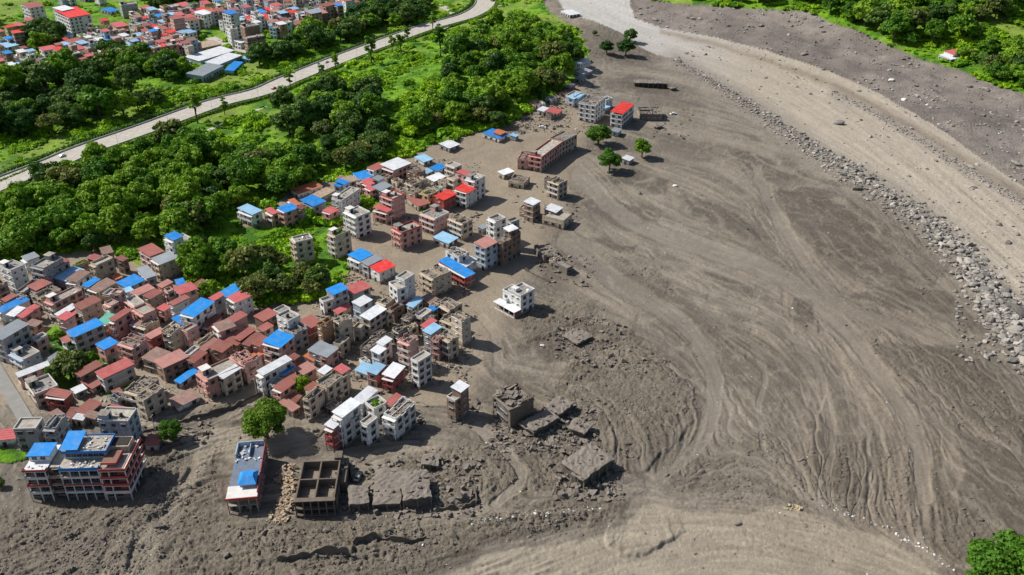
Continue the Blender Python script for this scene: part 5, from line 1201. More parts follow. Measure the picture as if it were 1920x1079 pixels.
print('houses', len(HOUSES), round(time.time() - T00, 1))

# ------------------------------------------------------------------ buildings with a shape of their own
def frame_at(u, v, u2, v2, z=None):
    """local frame: origin at ground seen at (u, v), x axis towards the ground seen at (u2, v2)"""
    zz = on_ground(u, v)[2] if z is None else z
    A = Vector(ground_xy(u, v, zz)); B = Vector(ground_xy(u2, v2, zz)); d = B - A
    return (A.x, A.y, zz), math.atan2(d.y, d.x), d.length
def hotel():
    loc, a, L = frame_at(60, 941, 236, 936)
    t = empty('hotel', loc, a, 'big five-storey red and white hotel with blue rooftop shelters, standing in mud at lower left', 'hotel')
    H = 3.0; n = 4
    D = 13.0; xl, xm = L * .245, L * .80
    b = MB(); b.box(0, 1.5, -2, xl, D, n * H); b.build('wall', mat('painted_shade_glazing', (.12, .125, .13), .6, .3, 2), t)  # glazed wall coloured dark, shade behind the balconies painted in
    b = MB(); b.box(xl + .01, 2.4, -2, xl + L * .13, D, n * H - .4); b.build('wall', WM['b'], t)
    b = MB(); b.box(xl + L * .13 + .01, 1.5, -2, xm, D, n * H + .2); b.build('wall', mat('painted_shade_glazing', (.12, .125, .13), .6, .3, 2), t)  # same painted-in shade on the middle front
    b = MB(); b.box(xm + .01, .6, -2, L + 1.5, D + 1, n * H); b.build('wall', WM['r'], t)
    def deck(x0, x1, y, z, m, hgt=.95, name='balcony'):
        b = MB(); b.box(x0, y - 1.4, z - .18, x1, y, z, 0); b.box(x0, y - 1.4, z, x1, y - 1.28, z + hgt, 1); b.box(x0, y - 1.28, z, x0 + .12, y, z + hgt, 1); b.box(x1 - .12, y - 1.28, z, x1, y, z + hgt, 1); b.build(name, [M_RAILW, m], t)
    for s in range(1, n + 1):
        z = s * H
        deck(0, xl, 1.5, z, M_REDT if s in (2, 4) else M_RAILW, .8)
        if s < n: deck(xl + .3, xl + L * .13, 2.4, z - .3, WM['b'], .8)
        deck(xl + L * .13 + .2, xm - .1, 1.5, z, M_BLUET if s == n else M_REDT if s in (2,) else M_RAILW, .6 if s < n else 1.15)
        b = MB(); b.box(xm + .2, -.6, z - .2, L + 2.6, .55, z, 0); b.box(xm + .2, -.6, z, L + 2.6, -.45, z + .9, 1); b.box(L + 2.45, -.45, z, L + 2.6, D + 1.8, z + .9, 1); b.box(L + 1.55, .56, z - .2, L + 2.6, D + 1.8, z, 0); b.build('balcony', [M_RAILW, M_REDT if s in (2, 3, 4) else M_RAILW if s == 1 else M_RAILW], t)
    b = MB()
    for i in range(5):
        x = xl + L * .13 + .3 + (xm - xl - L * .13 - .8) * i / 4; b.box(x, .15, -2, x + .26, .38, n * H - .18)
    for x in (.1, xl / 2, xl - .4): b.box(x, .15, -2, x + .3, .4, n * H - .18)
    for x in (xm + .3, L * .9, L + 2.2): b.box(x, -.5, -2, x + .3, -.3, n * H - .2)
    for y in (3, 6, 9, 12): b.box(L + 2.2, y, -2, L + 2.45, y + .3, n * H - .2)
    b.build('column', M_RAILW, t)
    for s in range(n):
        k = int(xm - xl - L * .13) // 2
        for i in range(k): child('window', WIN[1 if s % 2 else 0], t, (xl + L * .13 + .9 + i * 2.0, 1.5, s * H + .7))
        for i in range(3): child('window', WIN[1], t, (1.3 + i * 2.3, 1.5, s * H + .8))
        child('window', WIN[0], t, (xl + L * .065, 2.4, s * H + .6))
        for i in range(2): child('window', WIN[1], t, (xm + 1.6 + i * 2.6, .6, s * H + .8))
        for i in range(4): child('window', WIN[0], t, (L + 1.5, 2.3 + i * 3, s * H + .8), math.pi / 2)
    zt = n * H
    b = MB(); b.box(.1, .2, zt + .02, xl - .1, D - .1, zt + .16); b.build('roof', RM['W'], t)
    b = MB(); b.box(xl + .1, 2.5, zt - .39, xl + L * .13 - .1, D - .1, zt - .25); b.box(xl + L * .13 + .1, .2, zt + .21, xm - .1, D - .1, zt + .34); b.box(xm + .1, .7, zt + .02, L + 1.4, D + .9, zt + .16); b.build('roof', M_RCON2, t)
    # upper storey left with blue roof
    b = MB(); b.box(.5, 5.0, zt + .16, xl - .2, D - 2.5, zt + 2.5); b.build('penthouse', WM['w'], t)
    b = MB(); b.box(.1, 4.4, zt + 2.5, xl + .2, D - 2, zt + 2.75); b.build('penthouse_roof', RM['B'], t)
    child('window', WIN[0], t, (2.2, 5.0, zt + .9)); child('window', WIN[0], t, (4.8, 5.0, zt + .9))
    # middle block: blue framed top storey
    x0, x1 = xl + L * .14, xm + 1.0
    b = MB(); b.box(x0, 5.5, zt + .34, x1, D - .2, zt + 3.2); b.build('penthouse', WM['l'], t)
    b = MB(); b.box(x0 - .3, 5.0, zt + 3.2, x1 + .3, D + .2, zt + 3.38); b.build('penthouse_roof', M_RCON2, t)
    for i in range(7): child('window', WIN[0], t, (x0 + 1.3 + i * (x1 - x0 - 2) / 6.5, 5.5, zt + 1.2))
    b = MB(); b.box(x0 - .35, 4.8, zt + 2.9, x1 + .35, 4.95, zt + 3.9); b.box(x1 + .31, 4.95, zt + 2.9, x1 + .45, D + .3, zt + 3.9); b.box(x0 + .1, D + .21, zt + 3.0, x1 + .3, D + .4, zt + 3.8); b.build('blue_parapet', M_BLUET, t)
    b = MB(); b.add([(x0 - .6, 4.7, zt + 4.6), (x0 + 5, 4.7, zt + 4.6), (x0 + 5, D, zt + 5.6), (x0 - .6, D, zt + 5.6), (x0 - .6, 4.7, zt + 4.5), (x0 + 5, 4.7, zt + 4.5), (x0 + 5, D, zt + 5.5), (x0 - .6, D, zt + 5.5)], [(0, 1, 2, 3), (7, 6, 5, 4), (0, 4, 5, 1), (1, 5, 6, 2), (2, 6, 7, 3), (3, 7, 4, 0)]); b.build('shelter_roof', RM['B'], t)
    b = MB()
    for x in (x0 - .4, x0 + 4.8):
        for y in (5.0, D - .2): b.box(x - .1, y - .1, zt + 3.38, x + .1, y + .1, zt + (4.55 if y < 6 else 5.5))
    b.build('shelter_post', M_BLUET, t)
    r = random.Random(4); b = MB(); debris(b, x0 + 6, 6, x1 - 1, D - 1, zt + 3.4, 26, r, .8); debris(b, x0 + 1, .7, x1 - 3, 4.2, zt + .4, 22, r, .7); debris(b, 1, 1, xl - 1, 3, zt + .2, 6, r, .5); o = b.build('roof_clutter', M_RAILW, t); o['kind'] = 'stuff'
    b = MB(); b.box(xm + .6, 1.5, zt + 1.5, L * .97, 7.5, zt + 1.7); b.build('canopy', mat('rusty_deck', (.22, .13, .09), .9, .3, 3), t)
    b = MB(); b.box(xm + .4, 1.3, zt + 1.1, L * .975, 1.48, zt + 1.85); b.box(L * .972, 1.48, zt + 1.1, L * .98, 7.6, zt + 1.85); b.build('canopy_edge', M_REDT, t)
    b = MB(); b.box(xm + .8, 8.5, zt + .16, L + 1, D + .5, zt + 2.4); b.build('rear_room', WM['c'], t)
    b = MB(); b.box(xm + 1.2, 9, zt + 2.41, L + .6, D + .1, zt + 2.6); b.build('rear_room_roof', M_DARK, t)
hotel()
def ruin_mats(): return M_MUDR
def blue_house():
    loc, a, L = frame_at(431, 962, 486, 957)
    t = empty('mud_bound_building', loc, a, 'long building with slate-blue deck, small blue hipped roof and red edge, deep in mud', 'building')
    D = 25; h = 6.0
    b = MB(); b.box(0, 1.2, -2, L, D, h - .15); b.build('wall', WM['b'], t)
    b = MB(); b.box(0, 1.2, h - .14, L, D, h); b.build('roof', mat('slate_blue_deck', (.13, .17, .235), .7, .3, 1.2, stain=(.2, .18, .16, .6)), t)
    b = MB(); b.box(L + .01, 1.2, -2, L + .25, D, h + .9, 0); b.build('side_wall', WM['r'], t)
    for i in range(7):
        for s in range(2): child('window', WIN[0], t, (L + .26, 3.2 + i * 3.1, s * 3 + .9), math.pi / 2)
    b = MB(); b.box(-.3, -.4, h - .1, L + .25, 5.2, h + .1, 0); b.build('front_roof', M_RAILW, t)
    b = MB(); b.box(-.4, -.7, h - .3, L + .35, -.41, h + .25); b.build('roof_edge', M_REDT, t)
    b = MB(); b.box(-.2, -.3, 2.6, L, 1.1, 2.85); b.box(-.2, -.3, -1, .1, 0, h - .3); b.box(L * .35, -.3, -1, L * .35 + .25, 0, h - .3); b.box(L * .7, -.3, -1, L * .7 + .25, 0, h - .3); b.box(L - .3, -.3, -1, L, 0, h - .3); b.build('porch_frame', M_RCON2, t)
    b = MB(); b.box(L * .38, 4.5, h, L * .92, 9.5, h + 1.5); b.build('stair_room', WM['c'], t)
    x0, x1, y0, y1 = L * .33, L * .97, 3.7, 10.2; z = h + 1.5
    b = MB(); b.add([(x0, y0, z), (x1, y0, z), (x1, y1, z), (x0, y1, z), (x0 + 1.2, y0 + 2.5, z + 1.2), (x1 - 1.2, y0 + 2.5, z + 1.2), (x1 - 1.2, y1 - 2.2, z + 1.2), (x0 + 1.2, y1 - 2.2, z + 1.2)], [(0, 1, 5, 4), (1, 2, 6, 5), (2, 3, 7, 6), (3, 0, 4, 7), (4, 5, 6, 7), (3, 2, 1, 0)]); b.build('hipped_roof', RM['B'], t)
    r = random.Random(2)
    b = MB(); debris(b, .5, 17, L - .5, D - .5, h, 18, r, .9); o = b.build('roof_clutter', M_PALE, t); o['kind'] = 'stuff'
    b = MB(); b.box(.2, 19, h, .5, D - .2, h + 1.5); b.box(.51, D - .5, h, L - .2, D - .2, h + 1.8); b.box(L * .5, 19, h, L * .5 + .2, D - .51, h + 1.3); b.build('rear_wall', WM['l'], t)
    for i in range(3): child('door', DOORM, t, (1.3 + i * 3, 1.2, 0))
blue_house()
def roofless():
    loc, a, L = frame_at(557, 965, 631, 962)
    t = empty('ruined_building', loc, a, 'roofless mud-brown concrete building open to four square rooms', 'ruin')
    D = 17.5; h = 6.4; m = mat('wet_brown_concrete', (.15, .122, .095), .9, .3, 1.5, streak=.4)
    b = MB()
    w = .45
    for y in (0, D / 2 - w / 2, D - w): b.box(0, y, h - 1.2 if y == 0 else 1.5, L, y + w, h)
    for x in (0, L / 2 - w / 2, L - w): b.box(x, w, 1.5, x + w, D / 2 - w / 2 - .01, h - .01); b.box(x, D / 2 + w / 2 + .01, 1.5, x + w, D - w - .01, h - .01)
    b.build('wall', m, t)
    b = MB(); b.box(.46, .46, 3.0, L - .46, D - .46, 3.3); b.build('floor', mat('wet_floor', (.21, .175, .135), .8, .25, 1.5), t)
    b = MB()
    b.box(-.4, -1.3, 3.0, L + .2, -.01, 3.3); b.box(-.4, -1.3, .2, L + .2, -.01, .5); b.box(-.4, -1.3, h - .3, L + .2, -.01, h)
    b.build('ledge', m, t)
    b = MB()
    for i in range(6): x = i * (L - .4) / 5; b.box(x, -1.25, -1.5, x + .35, -.9, h - .3)
    b.build('column', m, t)
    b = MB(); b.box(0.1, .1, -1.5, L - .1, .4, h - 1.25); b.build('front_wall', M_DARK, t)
    b = MB()
    for i in range(4): b.box(L + .1, D * i / 4 + .3, -1, L + .5, D * i / 4 + 3.2, h - 1 - i * .2)
    b.box(L + .6, 9, -1, L + 2.2, D + 3, 4.5); b.box(L - 2, D + .1, -1, L + .4, D + 3.5, h + .8); b.build('annex_wall', m, t)
    r = random.Random(6); b = MB(); debris(b, .8, .8, L - .8, D - .8, 3.3, 34, r, .8); debris(b, L, D - 3, L + 2, D + 3, 4.6, 12, r, .9); o = b.build('rubble', M_RCON2, t); o['kind'] = 'stuff'
roofless()
def heap():
    x, y, z = on_ground(530, 955); r = random.Random(8)
    m1 = mat('orange_rubble', (.40, .315, .225), .9, .45, 2.5, stain=(.26, .15, .10, .55)); b = MB()
    for (u, v, n, s) in [(527, 970, 60, 1.1), (535, 950, 70, 1.1), (538, 930, 70, 1.0), (545, 908, 50, .9), (528, 895, 50, .9), (540, 885, 40, .9), (517, 968, 20, .9)]:
        gx, gy, gz = on_ground(u, v); px = ppm(gx, gy); w = 12 / px
        debris(b, gx - x - w, gy - y - w * 1.4, gx - x + w, gy - y + w * 1.4, r.uniform(0, .9), n, r, s)
    o = b.build('rubble_heap', m1, None, (x, y, z)); tag(o, 'heap of broken orange and cream rubble spilling between two half-buried buildings', 'rubble'); o['kind'] = 'stuff'
heap()
def slab_house(u, v, u2, v2, D, h, name, label, deb=20, mud=True, colm=True, seed=1, m=None, cat='ruin', bury=1.5):
    loc, a, L = frame_at(u, v, u2, v2); r = random.Random(seed)
    t = empty(name, loc, a, label, cat)
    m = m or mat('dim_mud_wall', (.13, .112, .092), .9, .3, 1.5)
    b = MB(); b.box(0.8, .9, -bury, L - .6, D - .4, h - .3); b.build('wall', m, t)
    b = MB(); n1 = max(4, int(L / 1.1)); n2 = max(4, int(D / 1.1)); vs_ = []
    for j in range(n2 + 1):
        for i in range(n1 + 1):
            ed = i in (0, n1) or j in (0, n2)
            vs_.append((L * i / n1 + r.uniform(-.3, .3) * (1 if ed else .4), D * j / n2 + r.uniform(-.3, .3) * (1 if ed else .4), h + r.uniform(-.12, .3) + (0 if ed else .15) + .5 * (fbm(np.array([i * .35 + seed]), np.array([j * .35]), 2, seed)[0] - .5)))
    nn = len(vs_); vs_ += [(x, y, h - .35) for x, y, z in vs_]; W1 = n1 + 1; fs_ = []
    for j in range(n2):
        for i in range(n1): q = j * W1 + i; fs_ += [(q, q + 1, q + 1 + W1, q + W1), (nn + q, nn + q + W1, nn + q + 1 + W1, nn + q + 1)]
    for i in range(n1): fs_ += [(i, nn + i, nn + i + 1, i + 1), (n2 * W1 + i + 1, nn + n2 * W1 + i + 1, nn + n2 * W1 + i, n2 * W1 + i)]
    for j in range(n2): fs_ += [(j * W1, (j + 1) * W1, nn + (j + 1) * W1, nn + j * W1), (j * W1 + n1 + W1, j * W1 + n1, nn + j * W1 + n1, nn + j * W1 + n1 + W1)]
    b.add(vs_, fs_); b.build('roof', M_MUDR, t)
    if colm:
        b = MB(); n = max(2, int(L / 3.5))
        for i in range(n + 1): x = i * (L - .35) / n; b.box(x, .1, -bury, x + .35, .4, h - .31)
        b.build('column', M_MUDR, t)
    b = MB(); debris(b, 1, 1, L - 1, D - 1, h, deb, r, 1.0); o = b.build('roof_debris', M_MUDR, t); o['kind'] = 'stuff'
    return t, L, D, h
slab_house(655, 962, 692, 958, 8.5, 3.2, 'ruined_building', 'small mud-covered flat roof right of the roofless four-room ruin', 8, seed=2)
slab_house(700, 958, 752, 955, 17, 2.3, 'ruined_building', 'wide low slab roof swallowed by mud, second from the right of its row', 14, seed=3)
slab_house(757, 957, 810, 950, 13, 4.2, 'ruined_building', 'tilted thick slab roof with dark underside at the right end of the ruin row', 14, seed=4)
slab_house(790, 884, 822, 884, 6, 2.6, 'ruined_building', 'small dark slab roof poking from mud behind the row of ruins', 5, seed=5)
x, y, z = on_ground(671, 897); car(x, y, ground_z(x, y) + .1, 1.4, 'muddy', 'mud-covered pale car stranded behind the small flat ruin', tilt=.08)
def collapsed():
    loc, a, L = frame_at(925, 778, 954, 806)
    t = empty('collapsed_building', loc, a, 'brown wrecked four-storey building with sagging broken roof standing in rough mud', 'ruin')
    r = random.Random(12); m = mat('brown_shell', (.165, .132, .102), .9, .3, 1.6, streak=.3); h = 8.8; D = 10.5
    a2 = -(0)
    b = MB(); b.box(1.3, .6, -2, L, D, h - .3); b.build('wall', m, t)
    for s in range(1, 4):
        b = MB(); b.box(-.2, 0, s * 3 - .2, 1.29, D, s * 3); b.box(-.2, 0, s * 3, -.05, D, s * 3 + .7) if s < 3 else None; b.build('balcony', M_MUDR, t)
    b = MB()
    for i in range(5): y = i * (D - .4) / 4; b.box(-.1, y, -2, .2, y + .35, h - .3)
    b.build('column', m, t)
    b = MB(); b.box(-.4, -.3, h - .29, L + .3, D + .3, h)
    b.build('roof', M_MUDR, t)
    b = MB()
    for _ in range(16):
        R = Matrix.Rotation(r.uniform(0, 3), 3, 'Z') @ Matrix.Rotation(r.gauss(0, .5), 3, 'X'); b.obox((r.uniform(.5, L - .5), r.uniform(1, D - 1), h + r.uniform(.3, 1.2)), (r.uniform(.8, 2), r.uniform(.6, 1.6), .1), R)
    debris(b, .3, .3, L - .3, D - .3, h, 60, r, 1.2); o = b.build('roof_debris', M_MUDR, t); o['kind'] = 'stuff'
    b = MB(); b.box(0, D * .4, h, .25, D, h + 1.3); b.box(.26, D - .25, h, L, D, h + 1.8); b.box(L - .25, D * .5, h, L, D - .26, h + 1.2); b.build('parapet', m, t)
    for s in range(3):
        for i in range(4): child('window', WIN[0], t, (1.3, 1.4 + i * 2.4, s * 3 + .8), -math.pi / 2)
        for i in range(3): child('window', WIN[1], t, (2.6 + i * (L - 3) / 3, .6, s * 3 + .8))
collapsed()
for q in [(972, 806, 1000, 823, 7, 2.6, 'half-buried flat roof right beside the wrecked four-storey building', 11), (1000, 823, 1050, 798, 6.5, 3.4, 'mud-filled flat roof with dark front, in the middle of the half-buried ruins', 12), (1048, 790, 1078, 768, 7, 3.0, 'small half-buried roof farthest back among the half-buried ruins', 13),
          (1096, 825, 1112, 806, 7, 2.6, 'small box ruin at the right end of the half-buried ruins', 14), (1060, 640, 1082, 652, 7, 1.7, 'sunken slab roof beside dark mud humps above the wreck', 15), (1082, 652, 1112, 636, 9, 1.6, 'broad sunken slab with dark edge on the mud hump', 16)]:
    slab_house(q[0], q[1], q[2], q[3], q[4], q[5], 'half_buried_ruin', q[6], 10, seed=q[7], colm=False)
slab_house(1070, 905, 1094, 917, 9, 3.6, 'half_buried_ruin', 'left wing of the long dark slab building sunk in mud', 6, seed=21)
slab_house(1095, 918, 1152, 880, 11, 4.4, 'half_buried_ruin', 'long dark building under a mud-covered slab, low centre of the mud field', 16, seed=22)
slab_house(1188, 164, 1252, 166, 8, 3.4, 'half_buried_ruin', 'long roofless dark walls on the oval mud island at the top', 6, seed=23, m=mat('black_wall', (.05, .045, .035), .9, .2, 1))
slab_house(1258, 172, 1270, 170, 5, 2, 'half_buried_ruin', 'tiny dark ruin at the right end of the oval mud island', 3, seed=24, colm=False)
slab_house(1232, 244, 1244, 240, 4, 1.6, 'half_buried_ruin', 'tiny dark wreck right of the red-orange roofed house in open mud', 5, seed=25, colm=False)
def veranda_house():
    # main block, low block, veranda
    loc, a, L = frame_at(963, 598, 1008, 575)
    t = empty('white_house', loc, a, 'lone white house with white veranda roof, standing in open mud with shadow right', 'house')
    wm = WM['w']; st = 3
    # x: along the right-front side, y: to the left-back
    b = MB(); b.box(4.2, 0, -1.5, 12.2, 7.4, 9.0); b.build('wall', wm, t)
    b = MB(); b.box(4.6, 7.41, -1.5, 10.5, 11.5, 7.0); b.build('wall', wm, t)
    b = MB(); b.box(4.0, -.2, 9.0, 12.4, 7.6, 9.15); b.box(4.5, 7.62, 7.0, 10.6, 11.6, 7.12); b.build('roof', M_RCON, t)
    b = MB()
    for (x0, y0, x1, y1, z) in ((4, -.2, 12.4, 7.6, 9.15), (4.5, 7.62, 10.6, 11.6, 7.12)):
        b.box(x0, y0, z, x1, y0 + .18, z + .75); b.box(x0, y1 - .18, z, x1, y1, z + .75); b.box(x0, y0 + .19, z, x0 + .18, y1 - .19, z + .75); b.box(x1 - .18, y0 + .19, z, x1, y1 - .19, z + .75)
    b.build('parapet', wm, t)
    b = MB(); b.box(5, 4, 9.15, 7.5, 7, 10.6); b.box(9, .6, 9.15, 10, 1.8, 10); b.build('stair_room', wm, t)
    b = MB(); b.box(0, -.3, 2.9, 4.19, 6.3, 3.05); b.build('veranda_roof', RM['W'], t)
    b = MB(); b.box(0, 6.4, 2.9, 4.19, 12.8, 3.05); b.build('veranda_roof', RM['W'], t)
    b = MB()
    for i in range(5): y = -.2 + i * 3.1; b.box(.1, y, -1.5, .3, y + .22, 2.9)
    b.box(.1, .1, -1, .25, 12, .5); b.build('veranda_post', M_RAILW, t)
    b = MB(); b.box(.4, -.2, -1.5, 4.19, 0, 2.89); b.build('veranda_wall', WM['r'], t)
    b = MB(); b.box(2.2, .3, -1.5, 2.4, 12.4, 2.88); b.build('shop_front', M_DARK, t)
    for s in range(3):
        for i in range(2): child('window', WIN[0], t, (6.4 + i * 3.6, 0, s * 3 + .9))
        if s: child('window', WIN[2], t, (4.2, 2, s * 3 + .8), -math.pi / 2); child('window', WIN[2], t, (4.2, 5, s * 3 + .8), -math.pi / 2)
    child('window', WIN[0], t, (4.6, 9.5, 4.4), -math.pi / 2)
    b = MB(); b.box(3.0, 7.5, 3.06, 4.5, 7.65, 5.2); b.build('screen_wall', wm, t)
veranda_house()
# remaining small things
for (u, v, c, lab, rz) in [(175, 826, 'blue', 'blue and white car parked in shade beside the pale blue block', .2), (1262, 215, 'white', 'white vehicle stranded just right of the red-orange roofed house', .3), (1017, 240, 'white', 'white vehicle stranded left of the pink long block', -.3), (812, 346, 'white', 'white vehicle among muddy roofs beside the red house', .8)]:
    x, y, z = on_ground(u, v); car(x, y, ground_z(x, y), rz, c, lab, tilt=.06)
x, y, z = on_ground(1487, 952); r_ = random.Random(3); b = MB(); debris(b, -2.6, -1, 2.6, 1, 0, 16, r_, .9)
o = b.build('wreckage_pile', mat('ochre_wreck', (.46, .37, .24), .8, .4, 2), None, (x, y, ground_z(x, y))); tag(o, 'small ochre pile of wreckage at the upper edge of the smooth tan mud', 'wreckage'); o['kind'] = 'stuff'
def pole(x, y, z, h, label):
    t = empty('utility_pole', (x, y, z), rnd.uniform(0, 3), label, 'pole', 'utility poles in the town')
    b = MB(); b.tube((0, 0, -1), (0, 0, h), .16, .11, 6); b.build('pole', M_CONC, t)
    b = MB(); b.box(-.9, -.06, h - .7, .9, .06, h - .58); b.build('crossarm', M_CONC, t)
for (u, v, lab) in [(380, 555, 'thin utility pole beside the orchard at the town edge'), (590, 548, 'utility pole in the lane below the orchard grove'), (482, 742, 'utility pole on the muddy street above the large lone tree'), (292, 812, 'utility pole by the red shed'), (640, 742, 'utility pole on the muddy lane between cream ruins'), (735, 430, 'utility pole between the white block and the pink balcony house'), (868, 625, 'utility pole at the mud edge of the rubble quarter')]:
    x, y, z = on_ground(u, v); pole(x, y, z, 8, lab)
# loose wreckage between the houses
def street_wreckage():
    r = random.Random(44)
    b = MB(); x0, y0, z0 = on_ground(800, 600)
    spots = [(r.uniform(590, 880), r.uniform(520, 720)) for _ in range(260)] + [(r.uniform(20, 560), r.uniform(520, 770)) for _ in range(110)] + [(r.uniform(660, 900), r.uniform(300, 430)) for _ in range(70)] + [(r.uniform(950, 1110), r.uniform(170, 250)) for _ in range(60)] + [(r.uniform(930, 1000), r.uniform(215, 255)) for _ in range(40)]
    for u, v in spots:
        x, y, z = on_ground(u, v); debris(b, x - x0 - 3, y - y0 - 3, x - x0 + 3, y - y0 + 3, z - z0 + ground_z(x, y) - z, 6, r, .9, r.choice([0, 0, 1, 2]))
    o = b.build('wreckage', [M_RCON2, M_MUDR, mat('splintered_wood', (.23, .15, .10), .9, .3, 2)], None, (x0, y0, z0)); o['kind'] = 'stuff'
street_wreckage()
def broken_wall(P, h, label, seed, m=None, th=.35, cat='wall'):
    r = random.Random(seed); W = [on_ground(u, v) for u, v in P]; x0, y0, z0 = W[0]; vs_ = []; pts = []
    for a, b_ in zip(W[:-1], W[1:]):
        n = max(2, int(math.hypot(b_[0] - a[0], b_[1] - a[1]) / .9))
        for i in range(n): pts.append((a[0] + (b_[0] - a[0]) * i / n, a[1] + (b_[1] - a[1]) * i / n))
    pts.append(W[-1][:2]); hh = h
    for i, (x, y) in enumerate(pts):
        q = pts[min(i + 1, len(pts) - 1)]; p = pts[max(i - 1, 0)]; d = math.hypot(q[0] - p[0], q[1] - p[1]) + 1e-6; nx, ny = -(q[1] - p[1]) / d * th / 2, (q[0] - p[0]) / d * th / 2
        hh = min(h * 1.25, max(h * .35, hh + r.gauss(0, .28 * h))); g = ground_z(x, y) - z0
        for sx, zz in ((-1, g - 1), (1, g - 1), (1, g + hh), (-1, g + hh)): vs_.append((x - x0 + nx * sx, y - y0 + ny * sx, zz))
    fs_ = [(0, 1, 2, 3), tuple(len(vs_) - 4 + k for k in (3, 2, 1, 0))]
    for i in range(len(pts) - 1):
        a = i * 4; c = a + 4
        for k in range(4): fs_.append((a + k, c + k, c + (k + 1) % 4, a + (k + 1) % 4))
    b = MB(); b.add(vs_, fs_); o = b.build('broken_wall', m or mat('dim_mud_wall', (.13, .112, .092), .9, .3, 1.5), None, (x0, y0, z0)); tag(o, label, cat)
for i, (P, h, lab) in enumerate([([(262, 812), (330, 797), (385, 782), (430, 768), (470, 750), (488, 740)], 1.5, 'long low dark wall edging the muddy street above the large lone tree'),
    ([(818, 957), (850, 955), (892, 948)], 2.2, 'jagged dark wall stub right of the last slab ruin'), ([(894, 946), (891, 922)], 1.6, 'short jagged wall closing the right end of the ruin row'),
    ([(640, 866), (655, 880), (662, 905)], 2.6, 'broken upright wall behind the roofless four-room ruin'), ([(1022, 772), (1048, 764), (1072, 756)], 1.6, 'broken wall edge behind the half-buried ruins'),
    ([(1062, 812), (1080, 800), (1096, 790)], 1.6, 'broken wall right of the half-buried ruins'), ([(662, 1022), (700, 1010), (760, 1020), (800, 1012)], 2.0, 'jagged dark wall line in the rough mud at the bottom edge'),
    ([(520, 1052), (600, 1042), (655, 1046)], 2.2, 'lowest jagged wall line, left part of the bottom edge'), ([(1148, 905), (1120, 915), (1098, 922)], .7, 'pale crumbled edge below the long dark slab building'),
    ([(985, 508), (1010, 520), (1030, 530)], 1.3, 'broken wall between the two sunken ruins below the brown tower'), ([(855, 420), (880, 410), (905, 402)], 1.0, 'low wall remains right of the cream box by the pale blue roof'),
    ([(580, 760), (610, 750), (640, 735)], 1.6, 'low cream garden wall beside the cream ruins'), ([(120, 770), (180, 765), (240, 760)], 1.2, 'low wall below the rust roofs at lower left')]):
    broken_wall(P, h, lab, i + 5, WM['c'] if 'cream g' in lab else None)
def ruin_rubble():
    r = random.Random(91); x0, y0, z0 = on_ground(1000, 850); b = MB()
    areas = [((920, 770, 1120, 850), 520), ((640, 860, 900, 975), 420), ((1040, 870, 1170, 940), 260), ((1040, 600, 1180, 690), 170), ((840, 740, 900, 800), 60), ((1010, 480, 1110, 540), 80), ((250, 790, 400, 840), 110), ((580, 720, 800, 830), 160), ((960, 350, 1090, 430), 60), ((940, 190, 1065, 250), 260), ((1035, 140, 1125, 215), 160), ((1105, 205, 1300, 262), 110), ((690, 300, 900, 420), 200), ((590, 540, 880, 720), 500)]
    for (u0, v0, u1, v1), n in areas:
        for _ in range(n):
            x, y, z = on_ground(r.uniform(u0, u1), r.uniform(v0, v1)); g = ground_z(x, y) - z0
            debris(b, x - x0 - .1, y - y0 - .1, x - x0 + .1, y - y0 + .1, g - .1, 1, r, r.uniform(.6, 1.9), 0 if r.random() < .8 else 1)
    o = b.build('ruin_rubble', [M_MUDR, mat('dim_mud_wall', (.13, .112, .092), .9, .3, 1.5)], None, (x0, y0, z0)); o['kind'] = 'stuff'
ruin_rubble()

# ------------------------------------------------------------------ labels that single each house out
LANDM = [(150, 880, 'the big hotel'), (670, 415, 'the big white block by the orchard field'), (965, 560, 'the lone veranda house'), (200, 592, 'the sea-green roof'), (503, 790, 'the large lone tree'), (130, 702, 'the yard grove'), (155, 612, 'the long blue roof'), (375, 585, 'the widest blue roof'),
         (545, 530, 'the olive orchard'), (520, 640, 'the blue-roofed pink house'), (625, 625, 'the orange brick tower'), (300, 660, 'the rust-roofed courtyard house'), (240, 800, 'the pale blue four-storey block'), (600, 800, 'the white and red terrace'), (765, 440, 'the pink balcony house'), (860, 505, 'the long blue shop roof'), (940, 440, 'the tallest brown block'),
         (880, 350, 'the bright red roof'), (770, 130, 'the roadside trees'), (1010, 290, 'the long pink apartment block'), (1165, 205, 'the red-orange roof tower'), (1130, 270, 'the three mud-bar trees'), (930, 255, 'the blue and orange shed'), (1100, 190, 'the stranded white block'), (730, 550, 'the cream box house'), (820, 590, 'the rubble quarter'),
         (700, 495, 'the three coloured roofs'), (855, 745, 'the lone brick tower'), (395, 100, 'the white warehouses'), (470, 65, 'the brown brick tower block'), (65, 15, 'the far-left white tower'), (135, 30, 'the red-roofed white block'), (300, 40, 'the town park'), (1790, 105, 'the blue hut by the scrub'), (585, 35, 'the grey-topped pink block'), (40, 60, 'the yellow and red block'), (640, 15, 'the twin pink blocks')]
NW = {1: 'single-storey', 1.3: 'sunken', 1.4: 'single-storey', 1.5: 'single-storey', 1.6: 'long single-storey', 2: 'two-storey', 3: 'three-storey', 4: 'four-storey', 5: 'five-storey', 6: 'six-storey', 7: 'tall'}
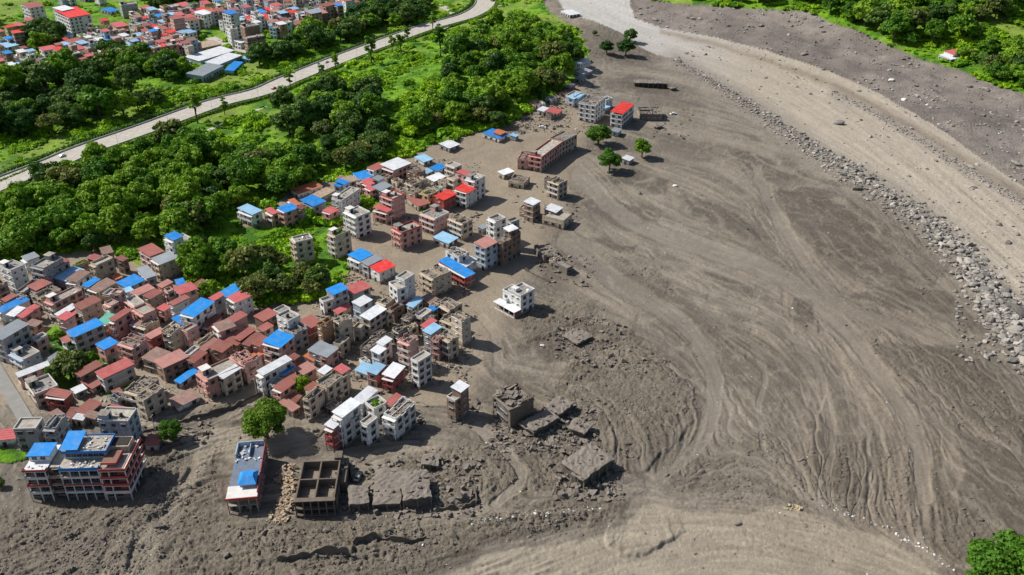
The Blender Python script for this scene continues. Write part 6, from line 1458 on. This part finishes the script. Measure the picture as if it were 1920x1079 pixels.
def label_houses():
    groups = {}
    for h in HOUSES:
        t, wall, roof, st, u, v, lx, fix = h
        size = 'long ' if lx > 17 else ''
        L0 = '%s%s %s house with %s' % (size if st != 1.6 else '', NW.get(st, 'low'), W_[wall][0], R_[roof][0])
        if t.name.startswith('distant'): L0 = L0.replace(' house ', ' distant house ' if st < 4 else ' distant block ')
        lm = min(LANDM, key=lambda m: math.hypot((m[0] - u) / 1.0, (m[1] - v) * 1.4))
        side = ('left of' if u < lm[0] - 14 else 'right of' if u > lm[0] + 14 else 'above' if v < lm[1] else 'below')
        groups.setdefault((L0, lm[2], side), []).append((math.hypot(lm[0] - u, lm[1] - v), t))
    for (L0, lm, side), L in groups.items():
        L.sort(key=lambda a: a[0])
        for i, (d, t) in enumerate(L):
            s = '%s %s %s' % (L0, side, lm) if len(L) == 1 else '%s, %s nearest %s %s' % (L0, ORD[min(i, 19)], side, lm)
            s = s.replace('nearest left of', 'nearest on the left of').replace('nearest right of', 'nearest on the right of').replace('nearest above', 'closest above').replace('nearest below', 'closest below')
            w = s.split()
            if len(w) > 16: s = s.replace(' on the left of', ' left of').replace(' on the right of', ' right of').replace(' sheet roof', ' roof').replace('storey ', 'storey ').replace('distant ', '')
            if len(s.split()) > 16: s = s.replace('long single', 'single').replace('orange-roofed ', 'orange ').replace(' overgrown with plants', ' overgrown').replace(' rubble-strewn', '').replace('overgrown with plants', 'overgrown')
            nw = lambda q: len(__import__('re').findall(r"[A-Za-z0-9']+(?:-[A-Za-z0-9']+)*", q))
            for a_, b_ in ((' on the', ''), ('closest ', ''), ('nearest ', ''), (' with ', ', '), (' rubble-strewn', ''), (' concrete', ''), ('long ', ''), (' sheet', ''), (' big', ''), (' roof left', ' left'), (' roof right', ' right')):
                if nw(s) > 16: s = s.replace(a_, b_)
            t['label'] = s
            if t.name.startswith('distant'): t['category'] = 'building' if 'block' in s.split(' with')[0] else 'house'
label_houses()
EN = __import__('collections').Counter(h[0]['label'] for h in HOUSES)
print([h[0]['label'] for h in HOUSES if len(h[0]['label'].replace('-', ' ').split()) > 19][:5])
print('dup labels', [k for k, c in EN.items() if c > 1], max(len(h[0]['label'].split()) for h in HOUSES))
print('done', round(time.time() - T00, 1), len(bpy.data.objects))
